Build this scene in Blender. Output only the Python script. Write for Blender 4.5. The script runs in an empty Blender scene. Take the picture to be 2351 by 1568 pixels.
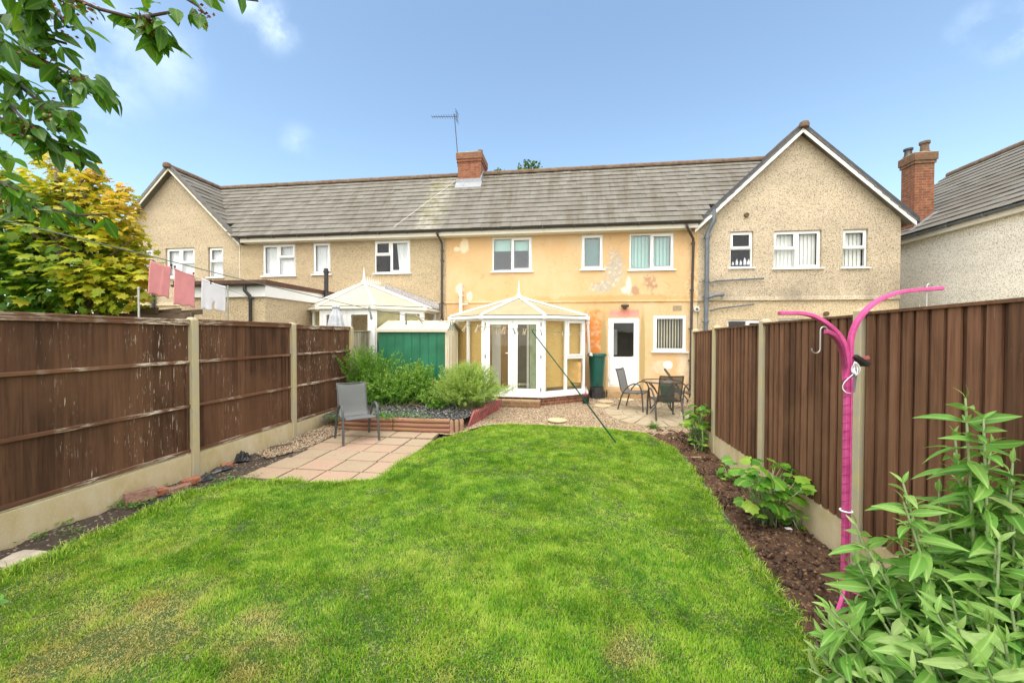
import bpy, bmesh, math, random
import numpy as np
from mathutils import Vector, Matrix, noise as mnoise
random.seed(7); RNG = np.random.default_rng(11)
SC = bpy.context.scene
COL = SC.collection
R = math.radians
# ------------------------------------------------------------------ camera (eye 2 m above the lawn)
EYE = np.array([0, 0, 2.0]); FPX = 900.0
ps, pp, rr = R(7.73), R(.874), R(.146)
FW = np.array([-math.sin(ps)*math.cos(pp), math.cos(ps)*math.cos(pp), -math.sin(pp)])
r0 = np.array([math.cos(ps), math.sin(ps), 0]); u0 = np.cross(r0, FW)
RT = r0*math.cos(rr)+u0*math.sin(rr); UP = -r0*math.sin(rr)+u0*math.cos(rr)
def ray(x, y): return FW+RT*(x-1175.5)/FPX+UP*(784-y)/FPX
def hit(x, y, ax, v):
    d = ray(x, y); return Vector(EYE+d*((v-EYE[ax])/d[ax]))
def at(x, y, dep): return Vector(EYE+ray(x, y)*dep)
def W(x, y, Y=11.8): return hit(x, y, 1, Y)
def gz(y):
    s = min(max((y-6.5)/3.3, 0), 1); return .22*s*s*(3-2*s)
def G(x, y):
    z = 0
    for i in range(40):
        P = hit(x, y, 2, z); z = .5*z+.5*gz(P[1])
    return P
def tl(o, s): return lambda x, y: ((o[0]+x/s)*.61224, (o[1]+y/s)*.61224)
T1 = tl((440, 580), 2.6129); T2 = tl((1100, 500), 2.24); T3 = tl((1640, 1060), 3.1357); T4 = tl((2140, 800), 3.1367)
T5 = tl((2600, 460), 2.2405); T7 = tl((2150, 1150), 3.136); T8 = tl((1200, 1350), 3.1357); Z3 = tl((1600, 800), 1.96)
Z4 = tl((2500, 450), 1.7545); Z2 = tl((400, 550), 1.8085); Z6 = tl((1150, 1200), 1.9592); Z8 = tl((2600, 1450), 1.4113)
Z7 = tl((2300, 1050), 1.5266); U2 = tl((400, 1600), 2.351); U4 = tl((2900, 1030), 3.1357); U5 = tl((2450, 1450), 2.24)
U6 = tl((0, 0), 2.24); U8 = tl((0, 500), 2.24); U7 = tl((500, 900), 2.351)
cd = bpy.data.cameras.new('camera'); cam = bpy.data.objects.new('camera', cd); COL.objects.link(cam)
cd.sensor_width = 36; cd.lens = FPX/2351*36; cd.clip_start = .05; cd.clip_end = 2000
cam.matrix_world = Matrix(((RT[0], UP[0], -FW[0], EYE[0]), (RT[1], UP[1], -FW[1], EYE[1]), (RT[2], UP[2], -FW[2], EYE[2]), (0, 0, 0, 1)))
SC.camera = cam

# ------------------------------------------------------------------ mesh helpers
def off(parent):
    while parent is not None and parent.parent is not None: parent = parent.parent
    return parent.location if parent is not None else Vector((0, 0, 0))
def tag(o, label=None, cat=None, group=None, kind=None):
    if label: o['label'] = label
    if cat: o['category'] = cat
    if group: o['group'] = group
    if kind: o['kind'] = kind
    return o
def thing(name, loc, label, cat, group=None):
    o = bpy.data.objects.new(name, None); COL.objects.link(o); o.location = loc; o.empty_display_size = .2
    return tag(o, label, cat, group)
class MB:
    def __init__(s): s.v = []; s.f = []; s.a = []; s.cur = 0.5
    def add(s, vs, fs):
        n = len(s.v); s.v += [tuple(v) for v in vs]; s.f += [tuple(i+n for i in f) for f in fs]; s.a += [s.cur]*len(vs)
    def quad(s, *p): s.add(p, [tuple(range(len(p)))])
    def box(s, x0, x1, y0, y1, z0, z1, M=None):
        if x0 > x1: x0, x1 = x1, x0
        if y0 > y1: y0, y1 = y1, y0
        if z0 > z1: z0, z1 = z1, z0
        vs = [Vector((x, y, z)) for z in (z0, z1) for y in (y0, y1) for x in (x0, x1)]
        if M is not None: vs = [M @ v for v in vs]
        s.add(vs, [(0, 2, 3, 1), (4, 5, 7, 6), (0, 1, 5, 4), (2, 6, 7, 3), (0, 4, 6, 2), (1, 3, 7, 5)])
    def bar(s, a, b, w, h, up=(0, 0, 1)):
        a = Vector(a); b = Vector(b); d = (b-a); L = d.length; d.normalize(); u = Vector(up)
        x = d.cross(u)
        if x.length < 1e-4: x = d.cross(Vector((1, 0, 0)))
        x.normalize(); u = x.cross(d)
        M = Matrix(((x.x, d.x, u.x, a.x), (x.y, d.y, u.y, a.y), (x.z, d.z, u.z, a.z), (0, 0, 0, 1)))
        s.box(-w/2, w/2, 0, L, -h/2, h/2, M)
    def tube(s, pts, r, n=8, cap=True):
        pts = [Vector(p) for p in pts]; k = len(pts)
        rs = r if isinstance(r, (list, tuple)) else [r]*k
        ref = None; rings = []
        for i, p in enumerate(pts):
            d = (pts[min(i+1, k-1)]-pts[max(i-1, 0)]).normalized()
            if ref is None: ref = d.orthogonal().normalized()
            ref = ref-d*ref.dot(d)
            if ref.length < 1e-5: ref = d.orthogonal()
            ref.normalize(); b = d.cross(ref)
            rings.append([p+(ref*math.cos(2*math.pi*j/n)+b*math.sin(2*math.pi*j/n))*rs[i] for j in range(n)])
        vs = [v for q in rings for v in q]
        fs = [(i*n+j, i*n+(j+1) % n, (i+1)*n+(j+1) % n, (i+1)*n+j) for i in range(k-1) for j in range(n)]
        if cap: fs += [tuple(range(n-1, -1, -1)), tuple((k-1)*n+j for j in range(n))]
        s.add(vs, fs)
    def lathe(s, prof, c, n=24, cap=True):
        c = Vector(c); vs = []
        for r, z in prof: vs += [c+Vector((r*math.cos(2*math.pi*j/n), r*math.sin(2*math.pi*j/n), z)) for j in range(n)]
        k = len(prof)
        fs = [(i*n+j, i*n+(j+1) % n, (i+1)*n+(j+1) % n, (i+1)*n+j) for i in range(k-1) for j in range(n)]
        if cap: fs += [tuple(range(n-1, -1, -1)), tuple((k-1)*n+j for j in range(n))]
        s.add(vs, fs)
    def prism(s, poly, ext):
        e = Vector(ext); p = [Vector(q) for q in poly]; n = len(p)
        s.add(p+[q+e for q in p], [tuple(range(n-1, -1, -1)), tuple(range(n, 2*n))]+[(i, (i+1) % n, n+(i+1) % n, n+i) for i in range(n)])
    def build(s, name, mat, parent=None, smooth=False, bevel=0, auto=False):
        o_ = off(parent)
        me = bpy.data.meshes.new(name)
        me.from_pydata([(v[0]-o_[0], v[1]-o_[1], v[2]-o_[2]) for v in s.v], [], s.f)
        at_ = me.attributes.new('rnd', 'FLOAT', 'POINT'); at_.data.foreach_set('value', s.a)
        bm = bmesh.new(); bm.from_mesh(me); bmesh.ops.recalc_face_normals(bm, faces=bm.faces); bm.to_mesh(me); bm.free()
        me.materials.append(mat)
        if smooth: me.shade_smooth()
        o = bpy.data.objects.new(name, me); COL.objects.link(o)
        if parent is not None: o.parent = parent
        if smooth == 'a':
            m = o.modifiers.new('es', 'EDGE_SPLIT'); m.split_angle = R(35)
        if bevel:
            m = o.modifiers.new('bv', 'BEVEL'); m.width = bevel; m.segments = 2; m.limit_method = 'ANGLE'
        return o
def npmesh(name, V, F, mat, parent=None, attrs=None, smooth=False):
    V = np.asarray(V, np.float32); F = np.asarray(F, np.int32); o_ = off(parent)
    V = V-np.array(o_, np.float32)
    me = bpy.data.meshes.new(name); k = F.shape[1]
    me.vertices.add(len(V)); me.vertices.foreach_set('co', V.ravel())
    me.loops.add(F.size); me.loops.foreach_set('vertex_index', F.ravel())
    me.polygons.add(len(F)); me.polygons.foreach_set('loop_start', np.arange(0, F.size, k, dtype=np.int32))
    me.update(calc_edges=True)
    for a, val in (attrs or {}).items():
        at_ = me.attributes.new(a, 'FLOAT', 'POINT'); at_.data.foreach_set('value', np.asarray(val, np.float32))
    me.materials.append(mat)
    if smooth: me.shade_smooth()
    o = bpy.data.objects.new(name, me); COL.objects.link(o)
    if parent is not None: o.parent = parent
    return o
def nrm(a): return a/np.maximum(np.linalg.norm(a, axis=1, keepdims=True), 1e-6)
# leaf templates: (along, across, up) and quads
def lance(wid=(.04, .6, 1, .85, .45, .03), st=(0, .12, .34, .6, .82, 1), droop=.25, fold=.22):
    v = []; f = []
    for s_, w in zip(st, wid):
        z = -droop*s_*s_
        v += [(s_, -.5*w, z+fold*.5*w*.5), (s_, 0, z), (s_, .5*w, z+fold*.5*w*.5)]
    for i in range(len(st)-1):
        a = 3*i; f += [(a, a+1, a+4, a+3), (a+1, a+2, a+5, a+4)]
    return np.array(v), np.array(f)
def palm(lobes, droop=.15):
    # closed outline around the base (0,0), as triangle-like quads round a centre
    c = (.42, 0, .05); v = [c]+[(x, y, -droop*(abs(y)**1.5)-droop*.6*x*x) for x, y in lobes]; f = []; n = len(lobes)
    for i in range(0, n, 2): f.append((0, 1+i, 1+(i+1) % n, 1+(i+2) % n))
    return np.array(v), np.array(f)
LANCE = lance(); SMALL = (np.array([(0, 0, 0), (.5, -.5, .05), (1, 0, -.05), (.5, .5, .05)]), np.array([(0, 1, 2, 3)]))
MAPLE = palm([(0, 0), (.02, -.2), (-.1, -.42), (.2, -.36), (.3, -.7), (.5, -.5), (.72, -.56), (.66, -.24), (1.05, 0), (.66, .24), (.72, .56), (.5, .5), (.3, .7), (.2, .36), (-.1, .42), (.02, .2)])
ROUND = palm([(0, 0), (-.12, -.25), (-.02, -.5), (.2, -.46), (.36, -.62), (.56, -.46), (.8, -.44), (.8, -.2), (1, 0), (.8, .2), (.8, .44), (.56, .46), (.36, .62), (.2, .46), (-.02, .5), (-.12, .25)], .25)
def leaves(name, P, T, Nn, L, Wd, tmpl, mat, parent=None, rnd=None, smooth=True, extra=None):
    P = np.asarray(P, float); T = nrm(np.asarray(T, float)); Nn = np.asarray(Nn, float)
    Nn = nrm(Nn-T*np.sum(Nn*T, 1, keepdims=True)); B = np.cross(Nn, T)
    tv, tf = tmpl; n = len(P); k = len(tv); L = np.broadcast_to(L, n); Wd = np.broadcast_to(Wd, n)
    V = P[:, None]+T[:, None]*(tv[None, :, 0:1]*L[:, None, None])+B[:, None]*(tv[None, :, 1:2]*Wd[:, None, None])+Nn[:, None]*(tv[None, :, 2:3]*L[:, None, None])
    F = (tf[None]+(np.arange(n)*k)[:, None, None]).reshape(-1, tf.shape[1])
    rnd = RNG.random(n) if rnd is None else np.asarray(rnd)
    at_ = {'rnd': np.repeat(rnd, k)}
    at_['mid'] = np.tile(1-2*np.abs(tv[:, 1]), n)
    return npmesh(name, V.reshape(-1, 3), F, mat, parent, at_, smooth)
def rdir(n): return nrm(RNG.normal(size=(n, 3)))

# ------------------------------------------------------------------ materials
class NT:
    def __init__(s, name):
        s.m = bpy.data.materials.new(name); s.m.use_nodes = True; s.t = s.m.node_tree; s.t.nodes.clear()
        s.out = s.n('ShaderNodeOutputMaterial')
    def n(s, ty, ins=None, **p):
        n = s.t.nodes.new(ty)
        for k, v in p.items(): setattr(n, k, v)
        for k, v in (ins or {}).items(): s.set(n.inputs[k], v)
        return n
    def set(s, sock, v):
        if isinstance(v, bpy.types.NodeSocket): s.t.links.new(v, sock)
        elif isinstance(v, (tuple, list)) and len(v) == 3 and sock.type == 'RGBA': sock.default_value = (*v, 1)
        else: sock.default_value = v
    def pos(s, sc=(1, 1, 1), rot=(0, 0, 0), obj=False):
        v = s.n('ShaderNodeTexCoord').outputs['Object'] if obj else s.n('ShaderNodeNewGeometry').outputs['Position']
        return s.n('ShaderNodeMapping', {'Vector': v, 'Scale': sc, 'Rotation': rot}).outputs[0]
    def noise(s, vec, scale, detail=4, rough=.55, dist=0):
        return s.n('ShaderNodeTexNoise', {'Vector': vec, 'Scale': scale, 'Detail': detail, 'Roughness': rough, 'Distortion': dist}).outputs['Fac']
    def attr(s, name='rnd'): return s.n('ShaderNodeAttribute', attribute_name=name).outputs['Fac']
    def ramp(s, fac, stops, interp='LINEAR'):
        r = s.n('ShaderNodeValToRGB', {'Fac': fac}); e = r.color_ramp.elements; r.color_ramp.interpolation = interp
        while len(e) < len(stops): e.new(.5)
        for q, (p, c) in zip(e, stops): q.position = p; q.color = (c, c, c, 1) if isinstance(c, (int, float)) else (*c, 1)
        return r.outputs['Color']
    def mix(s, f, a, b, blend='MIX'):
        n = s.n('ShaderNodeMix', data_type='RGBA', blend_type=blend)
        s.set(n.inputs[0], f); s.set(n.inputs[6], a); s.set(n.inputs[7], b); return n.outputs[2]
    def math(s, op, a, b=0.0, c=None):
        n = s.n('ShaderNodeMath', operation=op); s.set(n.inputs[0], a); s.set(n.inputs[1], b)
        if c is not None: s.set(n.inputs[2], c)
        return n.outputs[0]
    def bump(s, h, strength=.5, dist=.01):
        return s.n('ShaderNodeBump', {'Height': h, 'Strength': strength, 'Distance': dist}).outputs[0]
    def bsdf(s, col, rough=.6, normal=None, **kw):
        b = s.n('ShaderNodeBsdfPrincipled'); s.set(b.inputs['Base Color'], col); s.set(b.inputs['Roughness'], rough)
        if normal is not None: s.set(b.inputs['Normal'], normal)
        for k, v in kw.items(): s.set(b.inputs[k.replace('_', ' ')], v)
        s.t.links.new(b.outputs[0], s.out.inputs[0]); return b
def sc3(c, f): return tuple(min(1, x*f) for x in c)
def std(name, col, rough=.6, var=.2, scale=5, col2=None, bump=0, bscale=60, stretch=(1, 1, 1), metal=0, spec=.5, obj=False):
    t = NT(name); p = t.pos(stretch, obj=obj)
    f = t.ramp(t.noise(p, scale, 5, .6), [(.3, 0), (.7, 1)])
    c = t.mix(f, sc3(col, 1-var), col2 or sc3(col, 1+var))
    nm = t.bump(t.noise(p, bscale, 4, .6), bump, .01) if bump else None
    b = t.bsdf(c, rough, nm, Metallic=metal); b.inputs['Specular IOR Level'].default_value = spec
    return t.m
def leafmat(name, stops, trans=.35, rough=.45, vein=0):
    t = NT(name); c = t.ramp(t.attr(), stops)
    n = t.noise(t.pos(), 25, 2); c = t.mix(t.math('MULTIPLY', n, .35), c, sc3(stops[0][1], .7))
    if vein: c = t.mix(t.math('MULTIPLY', t.ramp(t.attr('mid'), [(.80, 0), (.97, 1)]), vein), c, sc3(stops[-1][1], 1.15)); c = t.mix(t.math('MULTIPLY', t.ramp(t.noise(t.pos(), 40, 4, .7), [(.6, 0), (.72, 1)]), vein*.6), c, sc3(stops[0][1], .8))
    b = t.bsdf(c, rough); b.inputs['Specular IOR Level'].default_value = .35
    tr = t.n('ShaderNodeBsdfTranslucent', {'Color': t.mix(.5, c, t.mix(1, c, (1.0, 1.0, .45), 'MULTIPLY'))})
    mx = t.n('ShaderNodeMixShader', {0: trans, 1: b.outputs[0], 2: tr.outputs[0]})
    t.t.links.new(mx.outputs[0], t.out.inputs[0]); return t.m
def pebble(name, base, dark, warm, cell=42, stain=.0, mid=(.5, .45, .38)):
    t = NT(name); p = t.pos()
    v1 = t.n('ShaderNodeTexVoronoi', {'Vector': p, 'Scale': cell}); rc = t.n('ShaderNodeSeparateColor', {0: v1.outputs['Color']}).outputs[0]
    v2 = t.n('ShaderNodeTexVoronoi', {'Vector': p, 'Scale': cell*.55}); rc2 = t.n('ShaderNodeSeparateColor', {0: v2.outputs['Color']}).outputs[1]
    c = t.ramp(rc, [(0, dark), (.05, sc3(mid, .68)), (.14, sc3(mid, .95)), (.28, base), (.6, warm), (.85, sc3(base, 1.18))], 'CONSTANT')
    c = t.mix(t.ramp(rc2, [(0, .8), (.035, .8), (.045, 0)]), c, sc3(dark, 1.7))
    wet = t.ramp(t.noise(t.pos((.35, .35, .9)), 1.3, 5, .6), [(.35, .86), (.62, 1.06)])
    c = t.mix(1, c, wet, 'MULTIPLY')
    if stain:
        # damp marks: a band above the string course and streaks under the sills
        z = t.n('ShaderNodeSeparateXYZ', {0: p}).outputs[2]
        band = t.math('MULTIPLY', t.ramp(t.math('MULTIPLY_ADD', z, 1.0, -2.95), [(0, 1), (.9, 0)]), t.ramp(t.noise(t.pos((1.1, 1, .35)), 1.6, 5, .65), [(.4, 0), (.7, 1)]))
        band = t.math('MULTIPLY', band, t.math('GREATER_THAN', z, 2.97))
        c = t.mix(t.math('MULTIPLY', band, stain), c, (.16, .14, .11))
    h = t.math('SUBTRACT', 1.0, v1.outputs['Distance'])
    t.bsdf(c, .9, t.bump(h, .7, .012)); return t.m
def brick(name, c1, c2, mortar, bw=.22, bh=.075, dirt=None):
    t = NT(name); p = t.n('ShaderNodeSeparateXYZ', {0: t.n('ShaderNodeNewGeometry').outputs['Position']})
    v = t.n('ShaderNodeCombineXYZ', {0: t.math('ADD', p.outputs[0], p.outputs[1]), 1: p.outputs[2]}).outputs[0]
    b = t.n('ShaderNodeTexBrick', {'Vector': v, 'Color1': c1, 'Color2': c2, 'Mortar': mortar, 'Scale': 1, 'Mortar Size': .011, 'Brick Width': bw, 'Row Height': bh, 'Bias': 0.0})
    c = t.mix(t.ramp(t.noise(t.pos(), 9, 5, .65), [(.35, 0), (.7, .75)]), b.outputs['Color'], sc3(c2, .5))
    if dirt:
        z0, z1, dc = dirt; f = t.math('MULTIPLY', t.ramp(t.math('DIVIDE', t.math('SUBTRACT', p.outputs[2], z0), z1-z0), [(0, 0), (1, 1)]), t.ramp(t.noise(t.pos(), 6, 5, .7), [(.3, 0), (.6, .9)]))
        c = t.mix(f, c, dc)
    h = t.math('MULTIPLY_ADD', t.noise(t.pos(), 60, 3), .3, t.math('SUBTRACT', 1.0, b.outputs['Fac']))
    t.bsdf(c, .85, t.bump(h, .6, .008)); return t.m
def wood(name, c1, c2, flake=0, fl=(.62, .55, .45), axis=2, worn=None, fthr=.62):
    t = NT(name); s = [28, 28, 28]; s[axis] = 1.6; s2 = [55, 55, 55]; s2[axis] = 5
    g = t.noise(t.pos(tuple(s)), 1, 5, .6, .6); c = t.mix(t.ramp(g, [(.3, 0), (.7, 1)]), c1, c2)
    c = t.mix(1, c, t.ramp(t.attr(), [(0, .62), (1, 1.45)]), 'MULTIPLY')
    c = t.mix(t.ramp(t.noise(t.pos(), 1.1, 4), [(.42, 0), (.7, .6)]), c, worn or sc3(c2, 1.5))
    if flake:
        f = t.math('MULTIPLY', t.ramp(t.noise(t.pos(tuple(s2)), 1, 4, .7), [(fthr, 0), (fthr+.05, 1)]), t.ramp(t.noise(t.pos((1.4, 1.4, .5)), 1, 3), [(.45, 0), (.62, 1)]))
        c = t.mix(t.math('MULTIPLY', f, flake), c, fl)
    b = t.bsdf(c, .8, t.bump(g, .35, .004)); b.inputs['Specular IOR Level'].default_value = .2; return t.m
# ------------------------------------------------------------------ palette
M_UPVC = std('white_upvc', (.80, .80, .79), .32, .05, 3)
M_CREAMPL = std('aged_white_plastic', (.70, .67, .58), .45, .12, 6)
M_BLACKPL = std('black_plastic', (.025, .023, .022), .45, .3, 8)
M_BROWNPL = std('brown_plastic', (.045, .035, .03), .4, .3, 8)
M_GREYPL = std('grey_plastic_pipe', (.11, .13, .15), .4, .2, 6)
M_FASCIA = std('painted_fascia', (.74, .71, .62), .5, .12, 4, sc3((.62, .56, .45), 1))
M_PEB = pebble('buff_pebbledash', (.53, .415, .26), (.10, .075, .05), (.605, .485, .315), 112, 0, (.44, .34, .21))
M_PEBG = pebble('greyish_pebbledash', (.54, .435, .295), (.095, .072, .05), (.61, .495, .345), 112, 0, (.42, .33, .22))
M_PEBR = pebble('stained_pebbledash', (.57, .47, .335), (.055, .046, .038), (.66, .555, .41), 100, .85, (.42, .33, .225))
M_PEBW = pebble('white_roughcast', (.78, .74, .65), (.28, .26, .23), (.87, .83, .74), 74, 0, (.74, .70, .60))
M_PEBLOW = pebble('cream_pebbledash', (.62, .49, .31), (.20, .15, .095), (.66, .53, .35), 84, 0, (.50, .40, .27))
M_BRICK = brick('red_brick', (.36, .115, .05), (.27, .075, .035), (.42, .34, .26))
M_BRICKCH = brick('chimney_brick', (.36, .115, .045), (.23, .065, .03), (.22, .15, .10), dirt=(8.0, 8.35, (.14, .11, .06)))
M_BRICKCH2 = brick('neighbour_chimney_brick', (.33, .105, .042), (.21, .06, .028), (.30, .20, .12), dirt=(6.75, 7.1, (.12, .08, .04)))
M_TERRA = std('terracotta', (.15, .075, .045), .85, .35, 9, (.17, .125, .08), .4)
M_LEAD = std('lead_flashing', (.26, .275, .30), .5, .2, 12)
M_CONC = std('lichened_concrete', (.56, .50, .38), .9, .25, 5, (.50, .42, .22), .6, 90)
def make_conc():
    t = NT('gravel_board_concrete'); n1 = t.noise(t.pos((1, 1, .5)), 2.6, 6, .65); n2 = t.noise(t.pos(), 7, 5, .7)
    c = t.ramp(n1, [(.3, (.62, .53, .38)), (.5, (.54, .44, .26)), (.68, (.44, .35, .16))])
    c = t.mix(t.ramp(n2, [(.58, 0), (.72, .8)]), c, (.58, .52, .42)); c = t.mix(t.ramp(t.noise(t.pos(), 70, 3), [(.62, 0), (.7, .5)]), c, (.75, .72, .62))
    t.bsdf(c, .9, t.bump(n2, .4, .01)); return t.m
M_BOARD = make_conc()
M_WOODL = wood('worn_brown_fence_stain', (.054, .026, .015), (.122, .06, .034), .95, (.66, .57, .46), 2, (.17, .085, .046), .605)
M_WOODRAIL = wood('flaking_rail_stain', (.09, .04, .023), (.19, .095, .056), .95, (.64, .56, .46), 1, (.21, .11, .06), .485)
M_WOODR = wood('dark_brown_fence_stain', (.075, .036, .021), (.18, .088, .05), .35, (.5, .45, .4), 2, (.24, .125, .07), .66)
M_WOODG = wood('weathered_grey_wood', (.22, .19, .13), (.42, .37, .27), 0)
M_BEAM = wood('old_pergola_timber', (.07, .05, .035), (.14, .10, .07), .5, (.4, .36, .3), 0)
M_SOIL = None
def make_tiles():
    t = NT('concrete_roof_tile'); r = t.attr(); p = t.pos((1, .28, .28)); n = t.noise(p, 2.2, 5, .65); n2 = t.noise(t.pos((2.2, .25, .25)), 1.6, 4, .6)
    c = t.ramp(r, [(0, (.135, .124, .105)), (.5, (.155, .144, .123)), (1, (.18, .169, .147))])
    c = t.mix(t.ramp(n2, [(.44, 0), (.66, .6)]), c, (.088, .068, .043)); c = t.mix(t.ramp(n, [(.55, 0), (.72, .55)]), c, (.20, .19, .175))
    # a washed pale and mossy run below the shared chimney
    s = t.n('ShaderNodeSeparateXYZ', {0: t.n('ShaderNodeNewGeometry').outputs['Position']})
    w = t.math('ADD', s.outputs[0], t.math('MULTIPLY_ADD', t.noise(t.pos((1, .5, .5)), 3.0, 4), .7, -.35))
    m = t.math('MULTIPLY', t.ramp(t.math('MULTIPLY_ADD', w, .25, 1.6), [(.41, 0), (.50, 1), (.60, .9), (.70, 0)]), t.ramp(t.noise(t.pos(), 7, 6, .75), [(.36, .05), (.62, .95)]))
    c = t.mix(m, c, t.mix(t.ramp(t.noise(t.pos(), 1.7, 3), [(.45, 0), (.6, 1)]), (.33, .31, .25), (.21, .20, .09)))
    c = t.mix(t.ramp(t.noise(t.pos(), 30, 4, .7), [(.66, 0), (.72, .8)]), c, (.28, .26, .21))
    t.bsdf(c, .8, t.bump(t.noise(t.pos(), 40, 4), .3, .006)); return t.m
M_TILE = make_tiles()
def make_render():
    # apricot render with the patches where plaster, primer and old paint show
    t = NT('peeling_apricot_render'); P = t.n('ShaderNodeNewGeometry').outputs['Position']; s = t.n('ShaderNodeSeparateXYZ', {0: P})
    X, Z = s.outputs[0], s.outputs[2]
    big = t.noise(t.pos(), .9, 5, .6); c = t.ramp(big, [(.3, (.60, .375, .18)), (.5, (.63, .42, .22)), (.72, (.65, .48, .29))])
    c = t.mix(t.ramp(t.noise(t.pos((1, 1, .4)), 3.5, 6, .65), [(.5, 0), (.75, .45)]), c, (.60, .36, .155))
    nz = t.math('MULTIPLY_ADD', t.noise(P, 3.4, 9, .74), 7.5, -3.75); fine = t.noise(P, 9, 5, .7)
    def patch(px, py, rx, rz, amp=1.0, soft=.05):
        q = W(px, py)
        dx = t.math('DIVIDE', t.math('SUBTRACT', X, q.x), rx); dz = t.math('DIVIDE', t.math('SUBTRACT', Z, q.z), rz)
        d = t.math('SQRT', t.math('ADD', t.math('MULTIPLY', dx, dx), t.math('MULTIPLY', dz, dz)))
        v = t.math('MULTIPLY_ADD', nz, amp, t.math('SUBTRACT', 1.28, d))
        return t.ramp(t.math('MULTIPLY_ADD', fine, .5, t.math('SUBTRACT', v, .25)), [(0, 0), (soft*9, 1)])
    def un(*a):
        r = a[0]
        for b in a[1:]: r = t.math('MAXIMUM', r, b)
        return r
    grey = un(patch(1412, 620, .24, .45, .5), patch(1395, 655, .35, .14, .7), patch(1375, 660, .25, .12, .8))
    gcol = t.mix(t.ramp(fine, [(.5, 0), (.6, 1)]), (.43, .385, .315), (.66, .56, .42))
    c = t.mix(t.math('MULTIPLY', grey, .9), c, gcol)
    c = t.mix(patch(1494, 650, .17, .22, .6), c, t.mix(t.ramp(fine, [(.5, 0), (.58, 1)]), (.42, .25, .15), (.66, .43, .24)))
    c = t.mix(un(patch(1443, 655, .07, .24, .25), patch(1436, 666, .10, .1, .3)), c, (.78, .70, .56))
    c = t.mix(patch(1458, 668, .10, .13, .4), c, (.44, .27, .16))
    c = t.mix(un(patch(1066, 563, .13, .22, .25), patch(1050, 572, .10, .06, .2)), c, (.76, .64, .44))
    c = t.mix(un(patch(1055, 664, .12, .14, .2), patch(1078, 680, .08, .14, .2)), c, (.78, .70, .54))
    c = t.mix(un(patch(1590, 665, .16, .5, .35), patch(1602, 605, .08, .5, .4)), c, t.mix(t.ramp(fine, [(.45, 0), (.6, 1)]), (.74, .56, .34), (.60, .36, .16)))
    c = t.mix(un(patch(1600, 740, .22, .6, .25), patch(1580, 840, .28, .42, .3), patch(1520, 842, .22, .18, .25)), c, t.mix(t.ramp(fine, [(.4, 0), (.6, 1)]), (.56, .43, .29), (.66, .52, .34)))
    c = t.mix(patch(1534, 838, .12, .1, .15), c, (.80, .76, .68))
    # old orange and pink coats round the back door
    ora = un(patch(1368, 772, .22, .8, .35), patch(1350, 760, .16, .6, .3))
    c = t.mix(ora, c, t.mix(t.ramp(t.noise(P, 5, 6, .7), [(.48, 0), (.62, 1)]), (.64, .22, .045), (.74, .40, .22)))
    c = t.mix(patch(1395, 726, .30, .13, .3), c, (.72, .36, .17))
    pk = t.math('MULTIPLY', t.math('MULTIPLY', t.math('GREATER_THAN', X, W(1400, 720).x), t.math('LESS_THAN', X, W(1468, 720).x)), t.math('MULTIPLY', t.math('GREATER_THAN', Z, W(1430, 727).z), t.math('LESS_THAN', t.math('MULTIPLY_ADD', nz, .03, Z), W(1430, 711).z)))
    c = t.mix(pk, c, t.mix(t.ramp(fine, [(.35, 0), (.7, 1)]), (.72, .25, .22), (.74, .36, .25)))
    c = t.mix(patch(1386, 812, .085, 1.15, .05), c, (.42, .30, .13)); c = t.mix(patch(1475, 812, .075, 1.15, .05), c, (.42, .30, .13))
    c = t.mix(patch(1343, 850, .08, .9, .3), c, (.58, .42, .26))
    c = t.mix(t.math('MULTIPLY', patch(1430, 686, 2.6, .10, .55), .6), c, (.60, .30, .10))
    c = t.mix(t.math('MULTIPLY', un(patch(1160, 680, .9, .2, .5), patch(1600, 560, .12, .6, .4)), .4), c, (.66, .38, .16))
    cr = t.n('ShaderNodeTexVoronoi', {'Vector': t.n('ShaderNodeVectorMath', {0: P, 1: t.n('ShaderNodeTexNoise', {'Vector': P, 'Scale': 2.0}).outputs['Color']}, operation='ADD').outputs[0], 'Scale': .9}, feature='DISTANCE_TO_EDGE').outputs['Distance']
    c = t.mix(t.math('MULTIPLY', t.ramp(cr, [(0, 1), (.008, 0)]), .45), c, (.34, .20, .09))
    c = t.mix(t.math('MULTIPLY', t.ramp(t.noise(P, 14, 3, .5), [(.735, 0), (.75, 1)]), .7), c, (.22, .13, .07))
    t.bsdf(c, .9, t.bump(t.math('MULTIPLY_ADD', grey, -.8, t.noise(P, 22, 5)), .35, .012)); return t.m
M_RENDER = make_render()
def make_glass(name, tint=(.9, .94, .93), refl=1.0):
    t = NT(name); fa = t.n('ShaderNodeLayerWeight', {'Blend': .5}).outputs['Facing']; fr = t.math('MULTIPLY_ADD', t.math('POWER', fa, 4.5), .85, .09)
    tr = t.n('ShaderNodeBsdfTransparent', {'Color': tint}); gl = t.n('ShaderNodeBsdfGlossy', {'Color': (.95, .97, 1), 'Roughness': .02})
    m = t.n('ShaderNodeMixShader', {0: t.math('MULTIPLY', fr, refl), 1: tr.outputs[0], 2: gl.outputs[0]}); t.t.links.new(m.outputs[0], t.out.inputs[0]); return t.m
M_GLASS = make_glass('window_glass', (.93, .95, .94), .38); M_GLASSG = make_glass('greenish_window_glass', (.72, .86, .84), 1.1)
M_TABLEGLASS = make_glass('tinted_table_glass', (.55, .6, .6), 1.4)
M_ROOM = std('dim_interior', (.26, .245, .21), .9, .2, 2)
M_NET = std('white_net_curtain', (.80, .81, .84), .9, .06, 5)
M_BLIND = std('white_blind', (.78, .78, .76), .8, .05, 9)
M_BLINDG = std('sea_green_blind', (.62, .74, .70), .8, .06, 3)
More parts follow.
